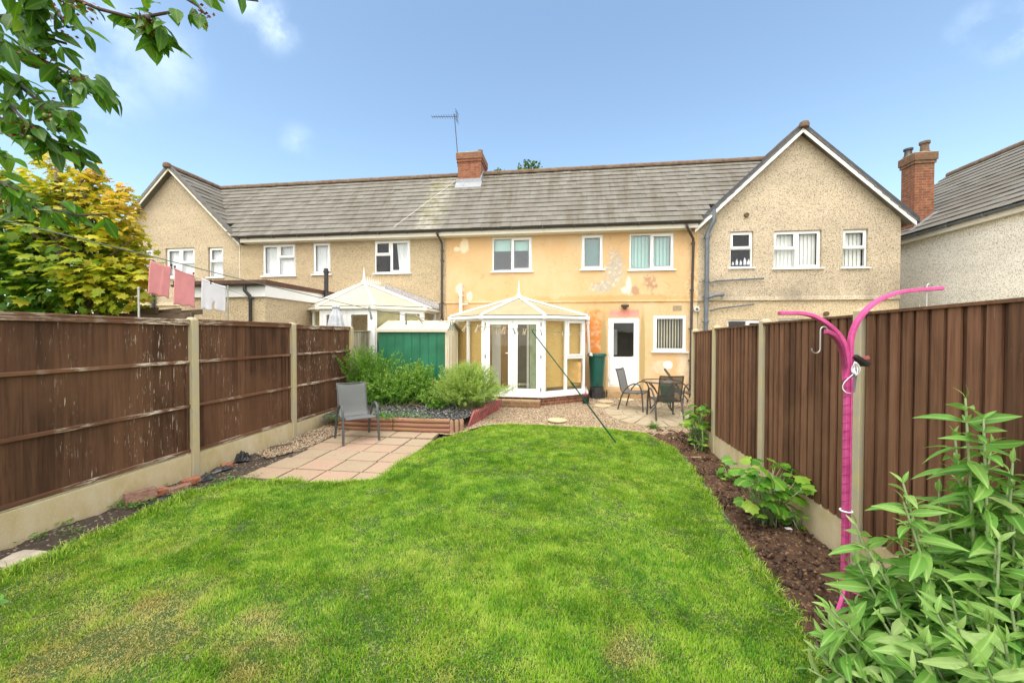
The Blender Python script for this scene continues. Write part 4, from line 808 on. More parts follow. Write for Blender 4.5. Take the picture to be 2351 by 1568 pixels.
tag(stones('soil_clods', [(1.5, 2.0), (2.45, 2.0), (2.45, 8.0), (1.95, 8.0), (1.9, 5.4), (1.72, 3.6)], 1500, stonemat('clods', [(0, (.04, .02, .012)), (.5, (.08, .042, .022)), (.9, (.19, .11, .06))]), .01, .03, .02, .7), 'brown crumbly clods on the soil bed by the right fence', 'soil clods', kind='stuff')

# ------------------------------------------------------------------ grass
LW = np.array([(1.60, .12), ]) 
def dry(X, Y):
    d = np.zeros(len(X))
    for (px, py, r, a) in ((330, 1240, .28, .8), (395, 1270, .22, .9), (180, 1520, .35, .9), (70, 1400, .4, .8), (380, 1400, .3, 1.0), (340, 1480, .3, 1.1), (620, 1540, .28, 1.1), (1050, 1560, .3, .9), (1455, 1500, .16, 1.2), (1425, 1530, .10, 1.4), (560, 1460, .25, .7), (1010, 1300, .3, .45), (850, 1330, .35, .5), (250, 1460, .3, .8)):
        q = G(px, py); d += a*np.exp(-((X-q.x)**2+(Y-q.y)**2)/(r*r))
    return .85*d*(.3+1.2*vnoise(X, Y, 7, 44))*(.4+1.1*vnoise(X, Y, 2.4, 46))+.5*np.clip(vnoise(X, Y, 2.6, 45)-.62, 0, 1)
def grass(name, poly, den, hmin, hmax, wd, mat, seed, ymin, ymax, lean=.5, parent=None):
    g = np.random.default_rng(seed); pa = np.array(poly); x0, x1 = pa[:, 0].min(), pa[:, 0].max(); n = int(den*(x1-x0)*(ymax-ymin))
    X = g.uniform(x0, x1, n); Y = g.uniform(ymin, ymax, n); P = np.stack([X, Y], 1)
    k = inside(P, poly); X, Y = X[k], Y[k]
    u = (X*.991+Y*.1345)/np.maximum(-X*.1345+Y*.991, .1); k = np.abs(u) < 1.75; X, Y = X[k], Y[k]
    cl = vnoise(X, Y, 2.6, 51)*.35+vnoise(X, Y, 8, 52)*.35+vnoise(X, Y, 19, 53)*.3; dr_ = dry(X, Y); k = g.random(len(X)) < np.clip(.5+1.0*cl-.12*dr_, .4, 1); X, Y, cl, dr_ = X[k], Y[k], cl[k], dr_[k]; n = len(X)
    H = (hmin+(hmax-hmin)*g.random(n))*(.2+1.6*cl)*np.clip(1.05-.35*dr_, .5, 1); a = g.uniform(0, 6.283, n); ln = np.abs(g.normal(0, lean, n))+.15+.35*np.clip(dr_, 0, 1)
    a = np.where(g.random(n) < .45, vnoise(X, Y, 1.6, 61)*12.0+g.normal(0, .5, n), a)
    D = np.stack([np.cos(a), np.sin(a), np.zeros(n)], 1); S = np.stack([-np.sin(a+g.normal(0, .6, n)), np.cos(a), np.zeros(n)], 1)
    B = np.stack([X, Y, GZ(Y)+.038+bump_l(X, Y)], 1); up = np.array([[0, 0, 1.]])
    w = wd*(.7+.6*g.random(n))[:, None]
    p1 = B+up*(H*.55)[:, None]+D*(H*.28*ln)[:, None]; p2 = B+up*(H*np.clip(1-.28*ln, .35, 1))[:, None]+D*(H*.85*ln)[:, None]
    V = np.stack([B-S*w, B+S*w, p1+S*w*.8, p1-S*w*.8, p2], 1).reshape(-1, 3); o = (np.arange(n)*5)[:, None]
    F = np.concatenate([o+np.array([[0, 1, 2, 3]]), o+np.array([[3, 2, 4, 4]])]) if False else None
    F3 = np.concatenate([o+np.array([[0, 1, 2]]), o+np.array([[0, 2, 3]]), o+np.array([[3, 2, 4]])])
    dry_ = np.clip(dr_*.75+g.normal(0, .16, n)+np.where(g.random(n) < .17, .42, 0), 0, 1)
    return V, F3, np.repeat(np.clip(g.random(n)*.45+.65*np.clip((vnoise(X, Y, 1.3, 71)*.22+vnoise(X, Y, 5, 72)*.33+vnoise(X, Y, 13, 73)*.35-.5)*1.45+.5, 0, 1)-.05, 0, 1), 5), np.repeat(dry_, 5)
def make_grass():
    t = NT('lawn_grass'); c = t.ramp(t.attr('rnd'), [(0, (.035, .15, .008)), (.25, (.115, .33, .014)), (.55, (.31, .53, .032)), (1, (.66, .75, .17))])
    c = t.mix(t.ramp(t.attr('dry'), [(.25, 0), (.6, .75), (1, 1)]), c, t.ramp(t.attr('rnd'), [(0, (.34, .30, .06)), (.5, (.56, .50, .18)), (1, (.54, .38, .11))]))
    b = t.bsdf(c, .5); b.inputs['Specular IOR Level'].default_value = .3; tr = t.n('ShaderNodeBsdfTranslucent', {'Color': t.mix(1, c, (1, 1, .6), 'MULTIPLY')})
    m = t.n('ShaderNodeMixShader', {0: .45, 1: b.outputs[0], 2: tr.outputs[0]}); t.t.links.new(m.outputs[0], t.out.inputs[0]); return t.m
M_GRASS = make_grass()
parts = [grass('g', LAWN, 26000, .014, .036, .0022, None, 1, .9, 3.4), grass('g', LAWN, 17000, .014, .036, .0028, None, 2, 3.4, 5.2), grass('g', LAWN, 11000, .014, .038, .0038, None, 3, 5.2, 8.5)]
# ragged longer edges
def edge_tufts(line, n, spread, seed, h=.10):
    g = np.random.default_rng(seed); L = np.array(line); s = g.random(n)*(len(L)-1); i = np.minimum(s.astype(int), len(L)-2); f = (s-i)[:, None]; P = L[i]*(1-f)+L[i+1]*f+g.normal(0, spread, (n, 2))
    X, Y = P[:, 0], P[:, 1]; H = g.uniform(.4, 1, n)*h*(.5+vnoise(X, Y, 5, 9)); a = g.uniform(0, 6.283, n); ln = np.abs(g.normal(0, .6, n))+.25
    D = np.stack([np.cos(a), np.sin(a), 0*a], 1); S = np.stack([-np.sin(a), np.cos(a), 0*a], 1); B = np.stack([X, Y, GZ(Y)+.02], 1); up = np.array([[0, 0, 1.]]); w = .0028*np.ones((n, 1))
    p1 = B+up*(H*.6)[:, None]+D*(H*.3*ln)[:, None]; p2 = B+up*(H*np.clip(1-.3*ln, .3, 1))[:, None]+D*(H*.9*ln)[:, None]
    V = np.stack([B-S*w, B+S*w, p1+S*w*.8, p1-S*w*.8, p2], 1).reshape(-1, 3); o = (np.arange(n)*5)[:, None]
    return V, np.concatenate([o+np.array([[0, 1, 2]]), o+np.array([[0, 2, 3]]), o+np.array([[3, 2, 4]])]), np.repeat(g.random(n), 5), np.repeat(np.clip(g.normal(.1, .2, n), 0, 1), 5)
parts += [edge_tufts(LAWN[1:7], 5000, .05, 5), edge_tufts(LAWN[5:13], 5000, .035, 6, .08), edge_tufts(LAWN[12:19], 4000, .03, 7, .06), edge_tufts(LAWN[18:], 5500, .03, 8, .075)]
Vs, Fs, r1, d1, o = [], [], [], [], 0
for V, F, r_, d_ in parts: Vs.append(V); Fs.append(F+o); r1.append(r_); d1.append(d_); o += len(V)
go = npmesh('lawn_grass', np.concatenate(Vs), np.concatenate(Fs), M_GRASS, None, {'rnd': np.concatenate(r1), 'dry': np.concatenate(d1)})
def clover(n, cx, cy, sx, sy):
    X, Y = RNG.normal(cx, sx, n), RNG.normal(cy, sy, n); k = inside(np.stack([X, Y], 1), LAWN) & (vnoise(X, Y, 3, 81) > .45); X, Y = X[k], Y[k]; return np.stack([X, Y, GZ(Y)+.04+bump_l(X, Y)+RNG.uniform(0, .022, len(X))], 1)
P = np.concatenate([clover(7000, 1.0, 3.0, .45, .9), clover(3500, -3.6, 3.3, .6, .5), clover(3000, -.6, 2.4, .8, .4), clover(3000, 1.3, 5.0, .3, 1.0), clover(2500, -1.5, 4.5, .9, .6)]); n = len(P); az = RNG.uniform(0, 6.28, n)
tag(leaves('lawn_clover', P, np.stack([np.cos(az), np.sin(az), RNG.uniform(-.2, .4, n)], 1), np.array([0, 0, 1.])+RNG.normal(0, .35, (n, 3)), RNG.uniform(.010, .020, n), .011, SMALL, leafmat('clover_leaf', [(0, (.035, .15, .012)), (.6, (.10, .30, .03)), (1, (.20, .42, .06))], .3)), 'darker clover and small weeds spread through the lawn', 'clover', kind='stuff')
tag(go, 'bright green uneven lawn grass with yellow dry patches', 'grass', kind='stuff')
m = MB(); pts = [(x+.03, y, gz(y)) for x, y in LAWN[18:26]]
for a, b in zip(pts, pts[1:]): m.prism([Vector(a), Vector(b), Vector(b)+Vector((0, 0, .045)), Vector(a)+Vector((0, 0, .045))], (.012, 0, 0))
tag(m.build('lawn_edging', std('grey_edging_strip', (.12, .12, .11), .8, .4, 12), None), 'thin dark edging strip between the lawn and the right soil bed', 'edging')

# ------------------------------------------------------------------ fences
fl = thing('fence', (-5.2, 5, 0), 'brown stained timber panel fence with concrete posts along the left side', 'fence')
PY = [-1.24, .785, 2.81, 4.865, 6.905, 8.975]
for i, y in enumerate(PY[1:]):
    zt = (2.26, 2.26, 2.245, 2.24, 2.21)[i]; m = MB(); m.box(-5.27, -5.15, y-.05, y+.05, -.1, zt-.04); m.add([(-5.27, y-.05, zt-.04), (-5.15, y-.05, zt-.04), (-5.15, y+.05, zt-.04), (-5.27, y+.05, zt-.04), (-5.24, y-.03, zt), (-5.18, y-.03, zt), (-5.18, y+.03, zt), (-5.24, y+.03, zt)], [(0, 1, 5, 4), (1, 2, 6, 5), (2, 3, 7, 6), (3, 0, 4, 7), (4, 5, 6, 7)]); m.build('post', M_CONC, fl, bevel=.006)
for i, (a, b) in enumerate(zip(PY, PY[1:])):
    a += .05; b -= .05; zt = (2.19, 2.19, 2.19, 2.20, 2.18)[i]; z0 = (.33, .33, .33, .31, .28)[i]
    m = MB(); m.box(-5.235, -5.185, a, b, -.05, z0); m.build('gravel_board', M_BOARD, fl, bevel=.006)
    m = MB(); w = .118; n = int((b-a)/w); w = (b-a)/n
    for k in range(n):
        m.cur = float(RNG.random()); y0, y1 = a+k*w, a+(k+1)*w+.012; t0 = .004; t1 = .012; d = RNG.normal()*.0015
        m.add([(-5.222+d, y0, z0+.02), (-5.222+d+.004, y1, z0+.02), (-5.222+d+.004, y1, zt), (-5.222+d, y0, zt), (-5.24, y0, z0+.02), (-5.24, y1, z0+.02), (-5.24, y1, zt), (-5.24, y0, zt)], [(0, 1, 2, 3), (0, 4, 5, 1), (3, 2, 6, 7), (1, 5, 6, 2), (0, 3, 7, 4), (4, 7, 6, 5)])
    pn = m.build('panel', M_WOODL, fl)
    m = MB()
    for zz, hh, dd in ((z0+.025, .045, .035), (.98, .042, .036), (1.60, .042, .036)): m.cur = float(RNG.uniform(.3, .9)); m.box(-5.221, -5.221+dd, a+.002, b-.002, zz, zz+hh)
    m.cur = .55; m.box(-5.25, -5.175, a+.002, b-.002, zt-.005, zt+.022); m.box(-5.219, -5.182, a+.002, b-.002, zt-.06, zt-.006)
    m.build('rail', M_WOODRAIL, pn, bevel=.004)
    for y in (a+.03, b-.03, b-.20): m = MB(); m.cur = .35; m.box(-5.2205, -5.197, y-.02, y+.02, z0+.072, 1.598); m.build('batten', M_WOODL, pn)
fg = thing('fence', (-5.2, 10.3, 0), 'weathered grey slatted fence behind the shrubs at the far end of the left side', 'fence'); m = MB(); y = 9.05
while y < 11.7: m.cur = float(RNG.random()); m.box(-5.215, -5.19, y, y+.065, .3, 2.09); y += .085
m.build('slats', M_WOODG, fg); m = MB(); m.box(-5.24, -5.215, 9.05, 11.7, .5, .58); m.box(-5.24, -5.215, 9.05, 11.7, 1.7, 1.78); m.box(-5.25, -5.16, 9.03, 11.7, 2.092, 2.12); m.build('rail', M_WOODG, fg)
fr_ = thing('fence', (2.5, 5, 0), 'dark brown closeboard fence with concrete posts and gaps between its boards along the right side', 'fence')
QY = [-.6, 1.75, 3.73, 5.40, 7.02, 8.12]
for i, y in enumerate(QY[1:]):
    zt = (2.24, 2.215, 2.19, 2.15, 2.11)[i]; m = MB(); m.box(2.475, 2.585, y-.05, y+.05, -.1, zt); m.add([(2.475, y-.05, zt), (2.585, y-.05, zt), (2.585, y+.05, zt), (2.475, y+.05, zt), (2.51, y-.03, zt+.03), (2.56, y-.03, zt+.03), (2.56, y+.03, zt+.03), (2.51, y+.03, zt+.03)], [(0, 1, 5, 4), (1, 2, 6, 5), (2, 3, 7, 6), (3, 0, 4, 7), (4, 5, 6, 7)]); m.build('post', M_CONC, fr_, bevel=.006)
for i, (a, b) in enumerate(zip(QY, QY[1:])):
    a += .05; b -= .05; za, zb = ((2.22, 2.21), (2.205, 2.185), (2.17, 2.15), (2.14, 2.11), (2.09, 2.06))[i]; z0 = .33
    m = MB(); m.box(2.50, 2.55, a, b, -.05, z0); m.build('gravel_board', M_BOARD, fr_, bevel=.006)
    m = MB(); pitch = .112; n = int((b-a)/pitch); pitch = (b-a)/n; bk = MB()
    for k in range(n):
        y0 = a+k*pitch; zt = za+(zb-za)*(y0-a)/(b-a); m.cur = float(RNG.random()); w = .076+RNG.normal()*.003; tw = RNG.normal()*.004; x0 = 2.492+RNG.normal()*.002
        m.add([(x0+tw, y0, z0+.01), (x0-tw, y0+w, z0+.01), (x0-tw*.3, y0+w, zt), (x0+tw*.3, y0, zt), (x0+.016, y0, z0+.01), (x0+.016, y0+w, z0+.01), (x0+.016, y0+w, zt), (x0+.016, y0, zt)], [(0, 1, 2, 3), (0, 4, 5, 1), (3, 2, 6, 7), (1, 5, 6, 2), (0, 3, 7, 4), (4, 7, 6, 5)])
        # back boards cover the gaps, except where they have shrunk and daylight shows
        bk.cur = float(RNG.random()*.12); g0 = y0+w-.036; g1 = y0+pitch+.036; zs = [z0+.01, zt-.002]  # back boards toned darker, painting shade into the gaps
        if i in (2, 3, 4) and RNG.random() < .42:
            c0 = RNG.uniform(.6, 1.6); c1 = min(c0+RNG.uniform(.2, .7), 2.0); bk.box(2.514, 2.526, g0, g1, z0+.01, c0); bk.box(2.514, 2.526, g0, g1, c1, zt-.002); gm = y0+w+.004+RNG.uniform(0, .008); bk.box(2.514, 2.526, g0, gm, c0, c1); bk.box(2.514, 2.526, gm+RNG.uniform(.004, .009), g1, c0, c1)
        else: bk.box(2.514, 2.526, g0, g1, *zs)
    pn = m.build('panel', M_WOODR, fr_); bk.build('back_board', M_WOODR, pn); m = MB(); m.cur = .5; m.prism([(2.475, a, za-.004), (2.475, b, zb-.004), (2.475, b, zb+.018), (2.475, a, za+.018)], (.075, 0, 0)); m.build('capping', M_WOODR, pn)
    m = MB()
    for zz in (.5, 1.25, 1.95): m.cur = .3; m.box(2.527, 2.56, a, b, zz, zz+.04)
    m.build('rail', M_WOODR, pn)
# ------------------------------------------------------------------ shed
sh = thing('shed', (-3.9, 10, .2), 'green metal garden shed with a cream end and ribbed cream roof behind the shrubs', 'shed')
x0, x1, y0, y1, zb, ze_ = -4.72, -2.98, 9.45, 10.75, .2, 2.11; m = MB(); n = 8
for k in range(n): u0_, u1 = x0+(x1-x0)*k/n, x0+(x1-x0)*(k+1)/n; m.prism([(u0_, y0, zb), (u0_+.02, y0-.018, zb), (u0_+.04, y0, zb), (u1, y0, zb), (u1, y0+.03, zb), (u0_, y0+.03, zb)], (0, 0, ze_-zb))
m.box(x0, x0+.03, y0+.031, y1, zb, ze_); m.box(x0, x1, y1-.03, y1+.001, zb, ze_); m.box(x1-.06, x1+.005, y0-.022, y0+.03, zb, ze_); m.build('side_wall', M_GREENSHED, sh)
m = MB(); m.prism([(x1-.03, y0+.031, zb), (x1-.03, y1-.031, zb), (x1-.03, y1-.031, ze_), (x1-.03, (y0+y1)/2, ze_+.24), (x1-.03, y0+.031, ze_)], (.03, 0, 0)); m.box(x1+.0005, x1+.02, y0+.1, y0+.16, zb, ze_-.02); m.box(x1+.0005, x1+.02, y1-.16, y1-.1, zb, ze_-.02); m.build('end_wall', M_CREAMSTEEL, sh)
m = MB(); ring(m, 0, 1, 0, 1, 0, 1, .1) if False else m.box(x1+.001, x1+.022, y0+.3, y1-.3, zb+.03, ze_-.08); d = m.build('door', M_CREAMSTEEL, sh, bevel=.004); m = MB(); m.box(x1+.0225, x1+.026, y0+.36, y0+.37, zb+.05, ze_-.1); m.box(x1+.0225, x1+.026, (y0+y1)/2-.005, (y0+y1)/2+.005, zb+.05, ze_-.1); m.build('seam', M_STEELB, d)
m = MB(); ym = (y0+y1)/2; n = 9
for sg, ye in ((-1, y0-.07), (1, y1+.07)):
    for k in range(n):
        u0_, u1 = x0-.06+(x1-x0+.16)*k/n, x0-.06+(x1-x0+.16)*(k+1)/n; A = [(u0_, ye, ze_+.01), (u0_+.03, ye, ze_+.035), (u0_+.06, ye, ze_+.01), (u1, ye, ze_+.01)]; B_ = [(q[0], ym, q[2]+.27) for q in A]
        for j in range(3): m.quad(A[j], A[j+1], B_[j+1], B_[j])
m.box(x0-.06, x1+.10, y0-.075, y0-.055, ze_-.03, ze_+.03); m.prism([(x1+.08, y0-.07, ze_-.03), (x1+.08, ym, ze_+.24), (x1+.08, y1+.07, ze_-.03), (x1+.08, y1+.07, ze_+.03), (x1+.08, ym, ze_+.30), (x1+.08, y0-.07, ze_+.03)], (.02, 0, 0)); m.build('roof', std('lichened_cream_roof', (.62, .57, .43), .7, .15, 6, (.50, .46, .36)), sh)
# ------------------------------------------------------------------ garden chairs and table
def chair(c, fwd, label, frame, sling, sc=1.0, group='metal garden armchairs'):
    c = Vector((c[0], c[1], c[2])); f = Vector((fwd[0], fwd[1], 0)).normalized(); r_ = Vector((f.y, -f.x, 0)); root = thing('garden_chair', c, label, 'chair', group)
    T = lambda x, y, z: c+(r_*x+f*y+Vector((0, 0, z)))*sc
    def strap(m, pts, w, th):
        # flat oval tube bent along a path in the chair's side plane
        k = len(pts); vs = []
        for i, p in enumerate(pts):
            a, b = Vector(pts[max(i-1, 0)][1:]), Vector(pts[min(i+1, k-1)][1:]); d = (b-a).normalized(); nx, nz = -d[1], d[0]
            for sx, sn in ((-w, -th*.5), (-w*.6, -th), (w*.6, -th), (w, -th*.5), (w, th*.5), (w*.6, th), (-w*.6, th), (-w, th*.5)): vs.append(T(p[0]+sx, p[1]+nx*sn, p[2]+nz*sn))
        m.add(vs, [(i*8+j, i*8+(j+1) % 8, (i+1)*8+(j+1) % 8, (i+1)*8+j) for i in range(k-1) for j in range(8)]+[tuple(range(8)), tuple(range(8*k-1, 8*k-9, -1))])
    for s in (-1, 1):
        x = .285*s; m = MB(); P = [(.30, 0), (.285, .2), (.265, .42), (.245, .53), (.21, .60), (.15, .635), (.08, .635), (.0, .60), (-.09, .53), (-.16, .44), (-.22, .30), (-.30, .0)]
        strap(m, [(x*(1.0 if z > .3 else 1.0+.03*(1-z/.3)), y, z) for y, z in P], .019, .014); m.build('arm_and_legs', frame, root, smooth='a')
    prof = [(.275, .405), (.25, .425), (.15, .418), (0, .398), (-.14, .385), (-.205, .40), (-.245, .46), (-.275, .58), (-.31, .74), (-.345, .88), (-.365, .94), (-.385, .955)]
    m = MB()
    for s in (-1, 1): m.tube([T(.245*s, y, z) for y, z in prof], .0125, 8)
    m.tube([T(-.245, .275, .405), T(.245, .275, .405)], .011, 8); m.tube([T(-.245, -.375, .952), T(-.1, -.362, .945), T(.1, -.362, .945), T(.245, -.375, .952)], .012, 8)
    for yy, zz in ((.15, .40), (-.17, .385)): m.tube([T(-.285, yy, zz), T(.285, yy, zz)], .010, 6)
    m.build('seat_frame', frame, root, smooth='a')
    m = MB(); n = 8; vs = []
    for y, z in prof:
        for i in range(n+1): u = i/n*2-1; vs.append(T(u*.243, y-.0*u, z-.012*(1-u*u)+.004))
    m.add(vs, [(j*(n+1)+i, j*(n+1)+i+1, (j+1)*(n+1)+i+1, (j+1)*(n+1)+i) for j in range(len(prof)-1) for i in range(n)]); m.build('sling', sling, root, smooth=True)
    return root
def cz(x, y): return (x, y, gz(y)+.024)
chair(cz(-3.90, 6.93), (.69, -.72), 'light grey mesh garden armchair standing alone on the pink paving', M_STEELG, M_SLING, 1.08)
chair(cz(1.66, 9.75), (.80, -.42), 'grey mesh garden armchair turned sideways in front of the white back door', M_STEELB, M_SLING)
chair(cz(2.17, 8.93), (-.12, .99), 'dark see-through mesh armchair with its back to the lawn at the glass table', M_STEELB, M_SLINGD)
chair(cz(2.93, 9.88), (-.93, -.2), 'dark armchair half hidden behind the end of the right fence', M_STEELB, M_SLINGD)
tz = gz(9.5)+.024; tb = thing('garden_table', (2.24, 9.5, tz), 'round glass topped garden table on thin bronze legs on the circular paving', 'table'); C = Vector((2.24, 9.5, tz))
m = MB(); m.lathe([(0, .70), (.43, .70), (.43, .708), (0, .708)], C, 40, False); m.build('glass_top', M_TABLEGLASS, tb)
m = MB(); m.lathe([(.42, .69), (.455, .69), (.46, .702), (.455, .716), (.42, .716)], C, 40, False); m.build('rim', M_STEELB, tb, smooth='a')
for k in range(4):
    a = k*math.pi/2+.6; d = Vector((math.cos(a), math.sin(a), 0)); m = MB(); m.tube([C+d*.42+Vector((0, 0, .69)), C+d*.22+Vector((0, 0, .52)), C+d*.10+Vector((0, 0, .35)), C+d*.2+Vector((0, 0, .15)), C+d*.36], .013, 8); m.build('leg', M_STEELB, tb, smooth='a')
m = MB(); m.lathe([(.10, .34), (.115, .34), (.115, .36), (.10, .36)], C, 20, False); m.build('leg_ring', M_STEELB, tb)
# water butt, pots, broom
p = G(*T7(268, 1060)); p.y = 11.42; p.x = .90*1.0; z = .22; wb = thing('water_butt', (p.x, p.y, z), 'tapered dark green plastic water butt on a black stand beside the conservatory', 'water butt'); c = Vector((p.x, p.y, z))
m = MB(); m.lathe([(.175, .34), (.18, .36), (.235, 1.20), (.235, 1.22), (.0, 1.22)], c, 28, False); m.build('barrel', M_GREENPL, wb, smooth='a')
m = MB(); m.lathe([(.25, 1.19), (.27, 1.20), (.27, 1.25), (.25, 1.275), (.0, 1.285)], c, 28, False); m.build('lid', M_GREENPL, wb, smooth='a')
m = MB(); m.lathe([(.215, 0), (.205, .1), (.19, .33), (.0, .335)], c, 28, False)
for k in range(8): a = k*math.pi/4+.2; m.box(c.x+.21*math.cos(a)-.03, c.x+.21*math.cos(a)+.03, c.y+.21*math.sin(a)-.02, c.y+.21*math.sin(a)+.02, z, z+.2)
m.build('stand', M_BLACKPL, wb, smooth='a'); m = MB(); m.tube([c+Vector((.02, -.17, .42)), c+Vector((.02, -.235, .42)), c+Vector((.02, -.235, .37))], .02, 8); m.build('tap', M_BLACKPL, wb)
p = G(*T7(146, 1143)); fp = thing('flower_pot', p, 'small black plant pot of pink flowers beside the brick plinth', 'plant pot'); m = MB(); m.lathe([(.07, 0), (.075, .01), (.10, .19), (.105, .19), (.105, .22), (.095, .22), (.09, .18), (0, .18)], p, 20); m.build('pot', M_BLACKPL, fp, smooth='a')
n = 60; P = np.array(p)+np.stack([RNG.normal(0, .045, n), RNG.normal(0, .045, n), RNG.uniform(.18, .27, n)], 1)
leaves('petals', P[:26]+[0, 0, .03], rdir(26), rdir(26), .035, .035, SMALL, M_PINKFL, fp); L_POT = leafmat('pot_leaf', [(0, (.04, .12, .02)), (1, (.10, .22, .04))]); leaves('foliage', P, rdir(n), rdir(n), .04, .03, SMALL, L_POT, fp)
p = W(*T7(1100, 1070), 10.85); gp = thing('planter', (p.x, 10.85, .22), 'green plastic planter behind the dark chair by the house wall', 'planter'); m = MB(); m.lathe([(.13, 0), (.17, .42), (.185, .42), (.185, .46), (.165, .46), (.16, .4), (0, .4)], (p.x, 10.85, .22), 24); m.build('tub', std('emerald_plastic', (.01, .16, .09), .4, .15), gp, smooth='a')
a, b = W(*T7(1072, 730), 11.2), W(*T7(1150, 835), 11.1); d = (b-a).normalized(); m = MB(); m.tube([a, a+d*.06, a+d*1.0], [.03, .032, .018], 10); e = a+d*1.0; m.tube([e, e+d*.06], .05, 10); tag(m.build('garden_tool', M_STEELB, None, smooth='a'), 'dark handled garden tool leaning behind the table under the kitchen window', 'garden tool')
a, b = W(*T7(1397, 1040), 8.9), G(*T7(1310, 1240)); m = MB(); m.tube([b, W(*T7(1400, 1010), 9.3)], .012, 6); tag(m.build('cane', std('bleached_cane', (.55, .46, .33), .7), None), 'thin pale cane leaning beside the far end of the right fence', 'cane')

# ------------------------------------------------------------------ washing lines, prop, laundry
LP = [(0, (-2.0, 1.14, 2.41)), (.044, (-1.886, 1.56, 2.36)), (.08, (-1.79, 1.905, 2.312)), (.184, (-1.522, 2.9, 2.203)), (.35, (-1.09, 4.49, 2.11)), (.556, (-.554, 6.46, 2.088)), (.8, (.08, 8.79, 2.06)), (1, (.60, 10.70, 2.15))]
wl = thing('washing_line', (-2.6, -1.15, 2.7), 'long grey green washing line crossing the garden from the upper left to the conservatory corner', 'washing line'); m = MB(); m.tube([(-2.62, -1.15, 2.72), (-2.3, .04, 2.55)]+[q for _, q in LP], .0026, 6); m.build('line', M_LINE, wl)
def on_line(px):
    # where the line passes in front of a column of the view
    for (s0, a), (s1, b) in zip(LP, LP[1:]):
        for k in range(41):
            q = Vector(a).lerp(Vector(b), k/40); d = np.array(q)-EYE; x = 1175.5+FPX*(d@RT)/(d@FW)
            if x >= px: return q
    return Vector(LP[-1][1])
def peg(q, lab, mat, ang, ln=.085):
    m = MB(); a = random.uniform(0, 3)
    for s in (-1, 1):
        d = Vector((math.sin(ang+s*.13)*math.cos(a), math.sin(ang+s*.13)*math.sin(a), -math.cos(ang+s*.13))); m.bar(q-d*.02+Vector((0, .004*s, 0)), q+d*ln+Vector((0, .004*s, 0)), .009, .008)
    m.tube([q-Vector((0, .009, 0))+Vector((0, 0, -.012)), q+Vector((0, .009, -.012))], .005, 6)
    tag(m.build('clothes_peg', mat, None), lab, 'clothes peg', 'clothes pegs left on the washing line')
for px, ang, mat, lab in ((843, -.35, M_PEGG, 'grey peg nearest the camera, hanging on the line above the left fence end'), (930, .05, M_PEGG, 'grey peg on the line in front of the cream shed roof'), (955, 1.0, M_PEG, 'wooden peg lying almost level on the line over the shed roof')): peg(on_line(px), lab, mat, ang)
for x_, dx in ((150, 1034), (178, 1042), (335, None), (455, None), (485, None), (560, None), (690, None), (705, None), (775, None), (790, None), (880, None), (935, None), (1010, None), (1035, None), (1205, None), (1400, None), (1420, None), (1465, None), (1550, None), (1570, None), (1660, None)):
    px = (1640+x_/3.1357)*.61224; peg(on_line(px), 'small pale peg hanging on the washing line across the front of the conservatory' if x_ > 300 else 'grey peg on the line at the right end of the shed roof', M_PEGG if x_ in (150, 178, 880, 1205) else M_PEG, random.uniform(-.6, .6))
pt = Vector((-.554, 6.46, 2.09)); pf = G(1418, 1021); pt_ = on_line(1221); m = MB(); m.tube([pf, pf.lerp(pt_, .55)], .013, 8); m.tube([pf.lerp(pt_, .55), pt_+Vector((0, 0, -.03))], .0095, 8); m.tube([pf.lerp(pt_, .54), pf.lerp(pt_, .57)], .018, 8)
for s in (-1, 1): m.tube([pt_+Vector((0, 0, -.04)), pt_+Vector((.015*s, .01*s, .03))], .006, 6)
tag(m.build('clothes_prop', M_PROP, None, smooth='a'), 'dark green metal clothes prop leaning from the lawn up to the washing line', 'clothes prop')
n0, n1 = at(300, 580, 6.3), at(640, 705, 10.0)
nl = thing('washing_line', n0, 'thin line behind the left fence holding the pink and white laundry', 'washing line'); m = MB(); m.tube([n0, n0.lerp(n1, .5)+Vector((0, 0, -.03)), n1], .003, 5); m.build('line', M_LINE, nl)
def cloth(tl_, tr, bl, br, dep, mat, label, cat, seed, slit=False, amp=.02):
    n, k = 22, 22; a, b, c_, d = [at(p[0], p[1], q) for p, q in zip((tl_, tr, bl, br), dep)]; V = []; 
    for j in range(k+1):
        v = j/k
        for i in range(n+1):
            u = i/n; uu = u
            p = (a*(1-u)+b*u)*(1-v)+(c_*(1-u)+d*u)*v
            fold = amp*v**.6*(math.sin(u*9+seed)+.6*math.sin(u*17+seed*2+v*2))*(.6+.4*math.sin(seed+v*3)); p = p+Vector((fold*.5, -fold*1.2, -.012*math.sin(u*6.28*2+seed)*v-.02*math.sin(u*3.14)*(1-v)))
            V.append(p)
    F = [(j*(n+1)+i, j*(n+1)+i+1, (j+1)*(n+1)+i+1, (j+1)*(n+1)+i) for j in range(k) for i in range(n) if not (slit and abs((i+.5)/n-(.47+.05*j/k)) < .012+.10*max(0, j/k-.55)**1.0 and j > k*.5)]
    m = MB(); m.add(V, F); o = m.build(cat.replace(' ', '_'), mat, None, smooth=True); md = o.modifiers.new('th', 'SOLIDIFY'); md.thickness = .006
    return tag(o, label, cat, 'laundry on the neighbour line')
cloth(T1(325, 1035), T1(525, 1095), T1(300, 1355), T1(500, 1405), (6.6, 7.0, 6.6, 7.0), M_PINKLT, 'pink towel hanging next to the golden tree', 'towel', 1.0)
cloth(T1(562, 1110), T1(752, 1175), T1(550, 1465), T1(752, 1495), (7.1, 7.6, 7.1, 7.6), M_PINKLT, 'pink towel hanging next to the white garment', 'towel', 2.2)
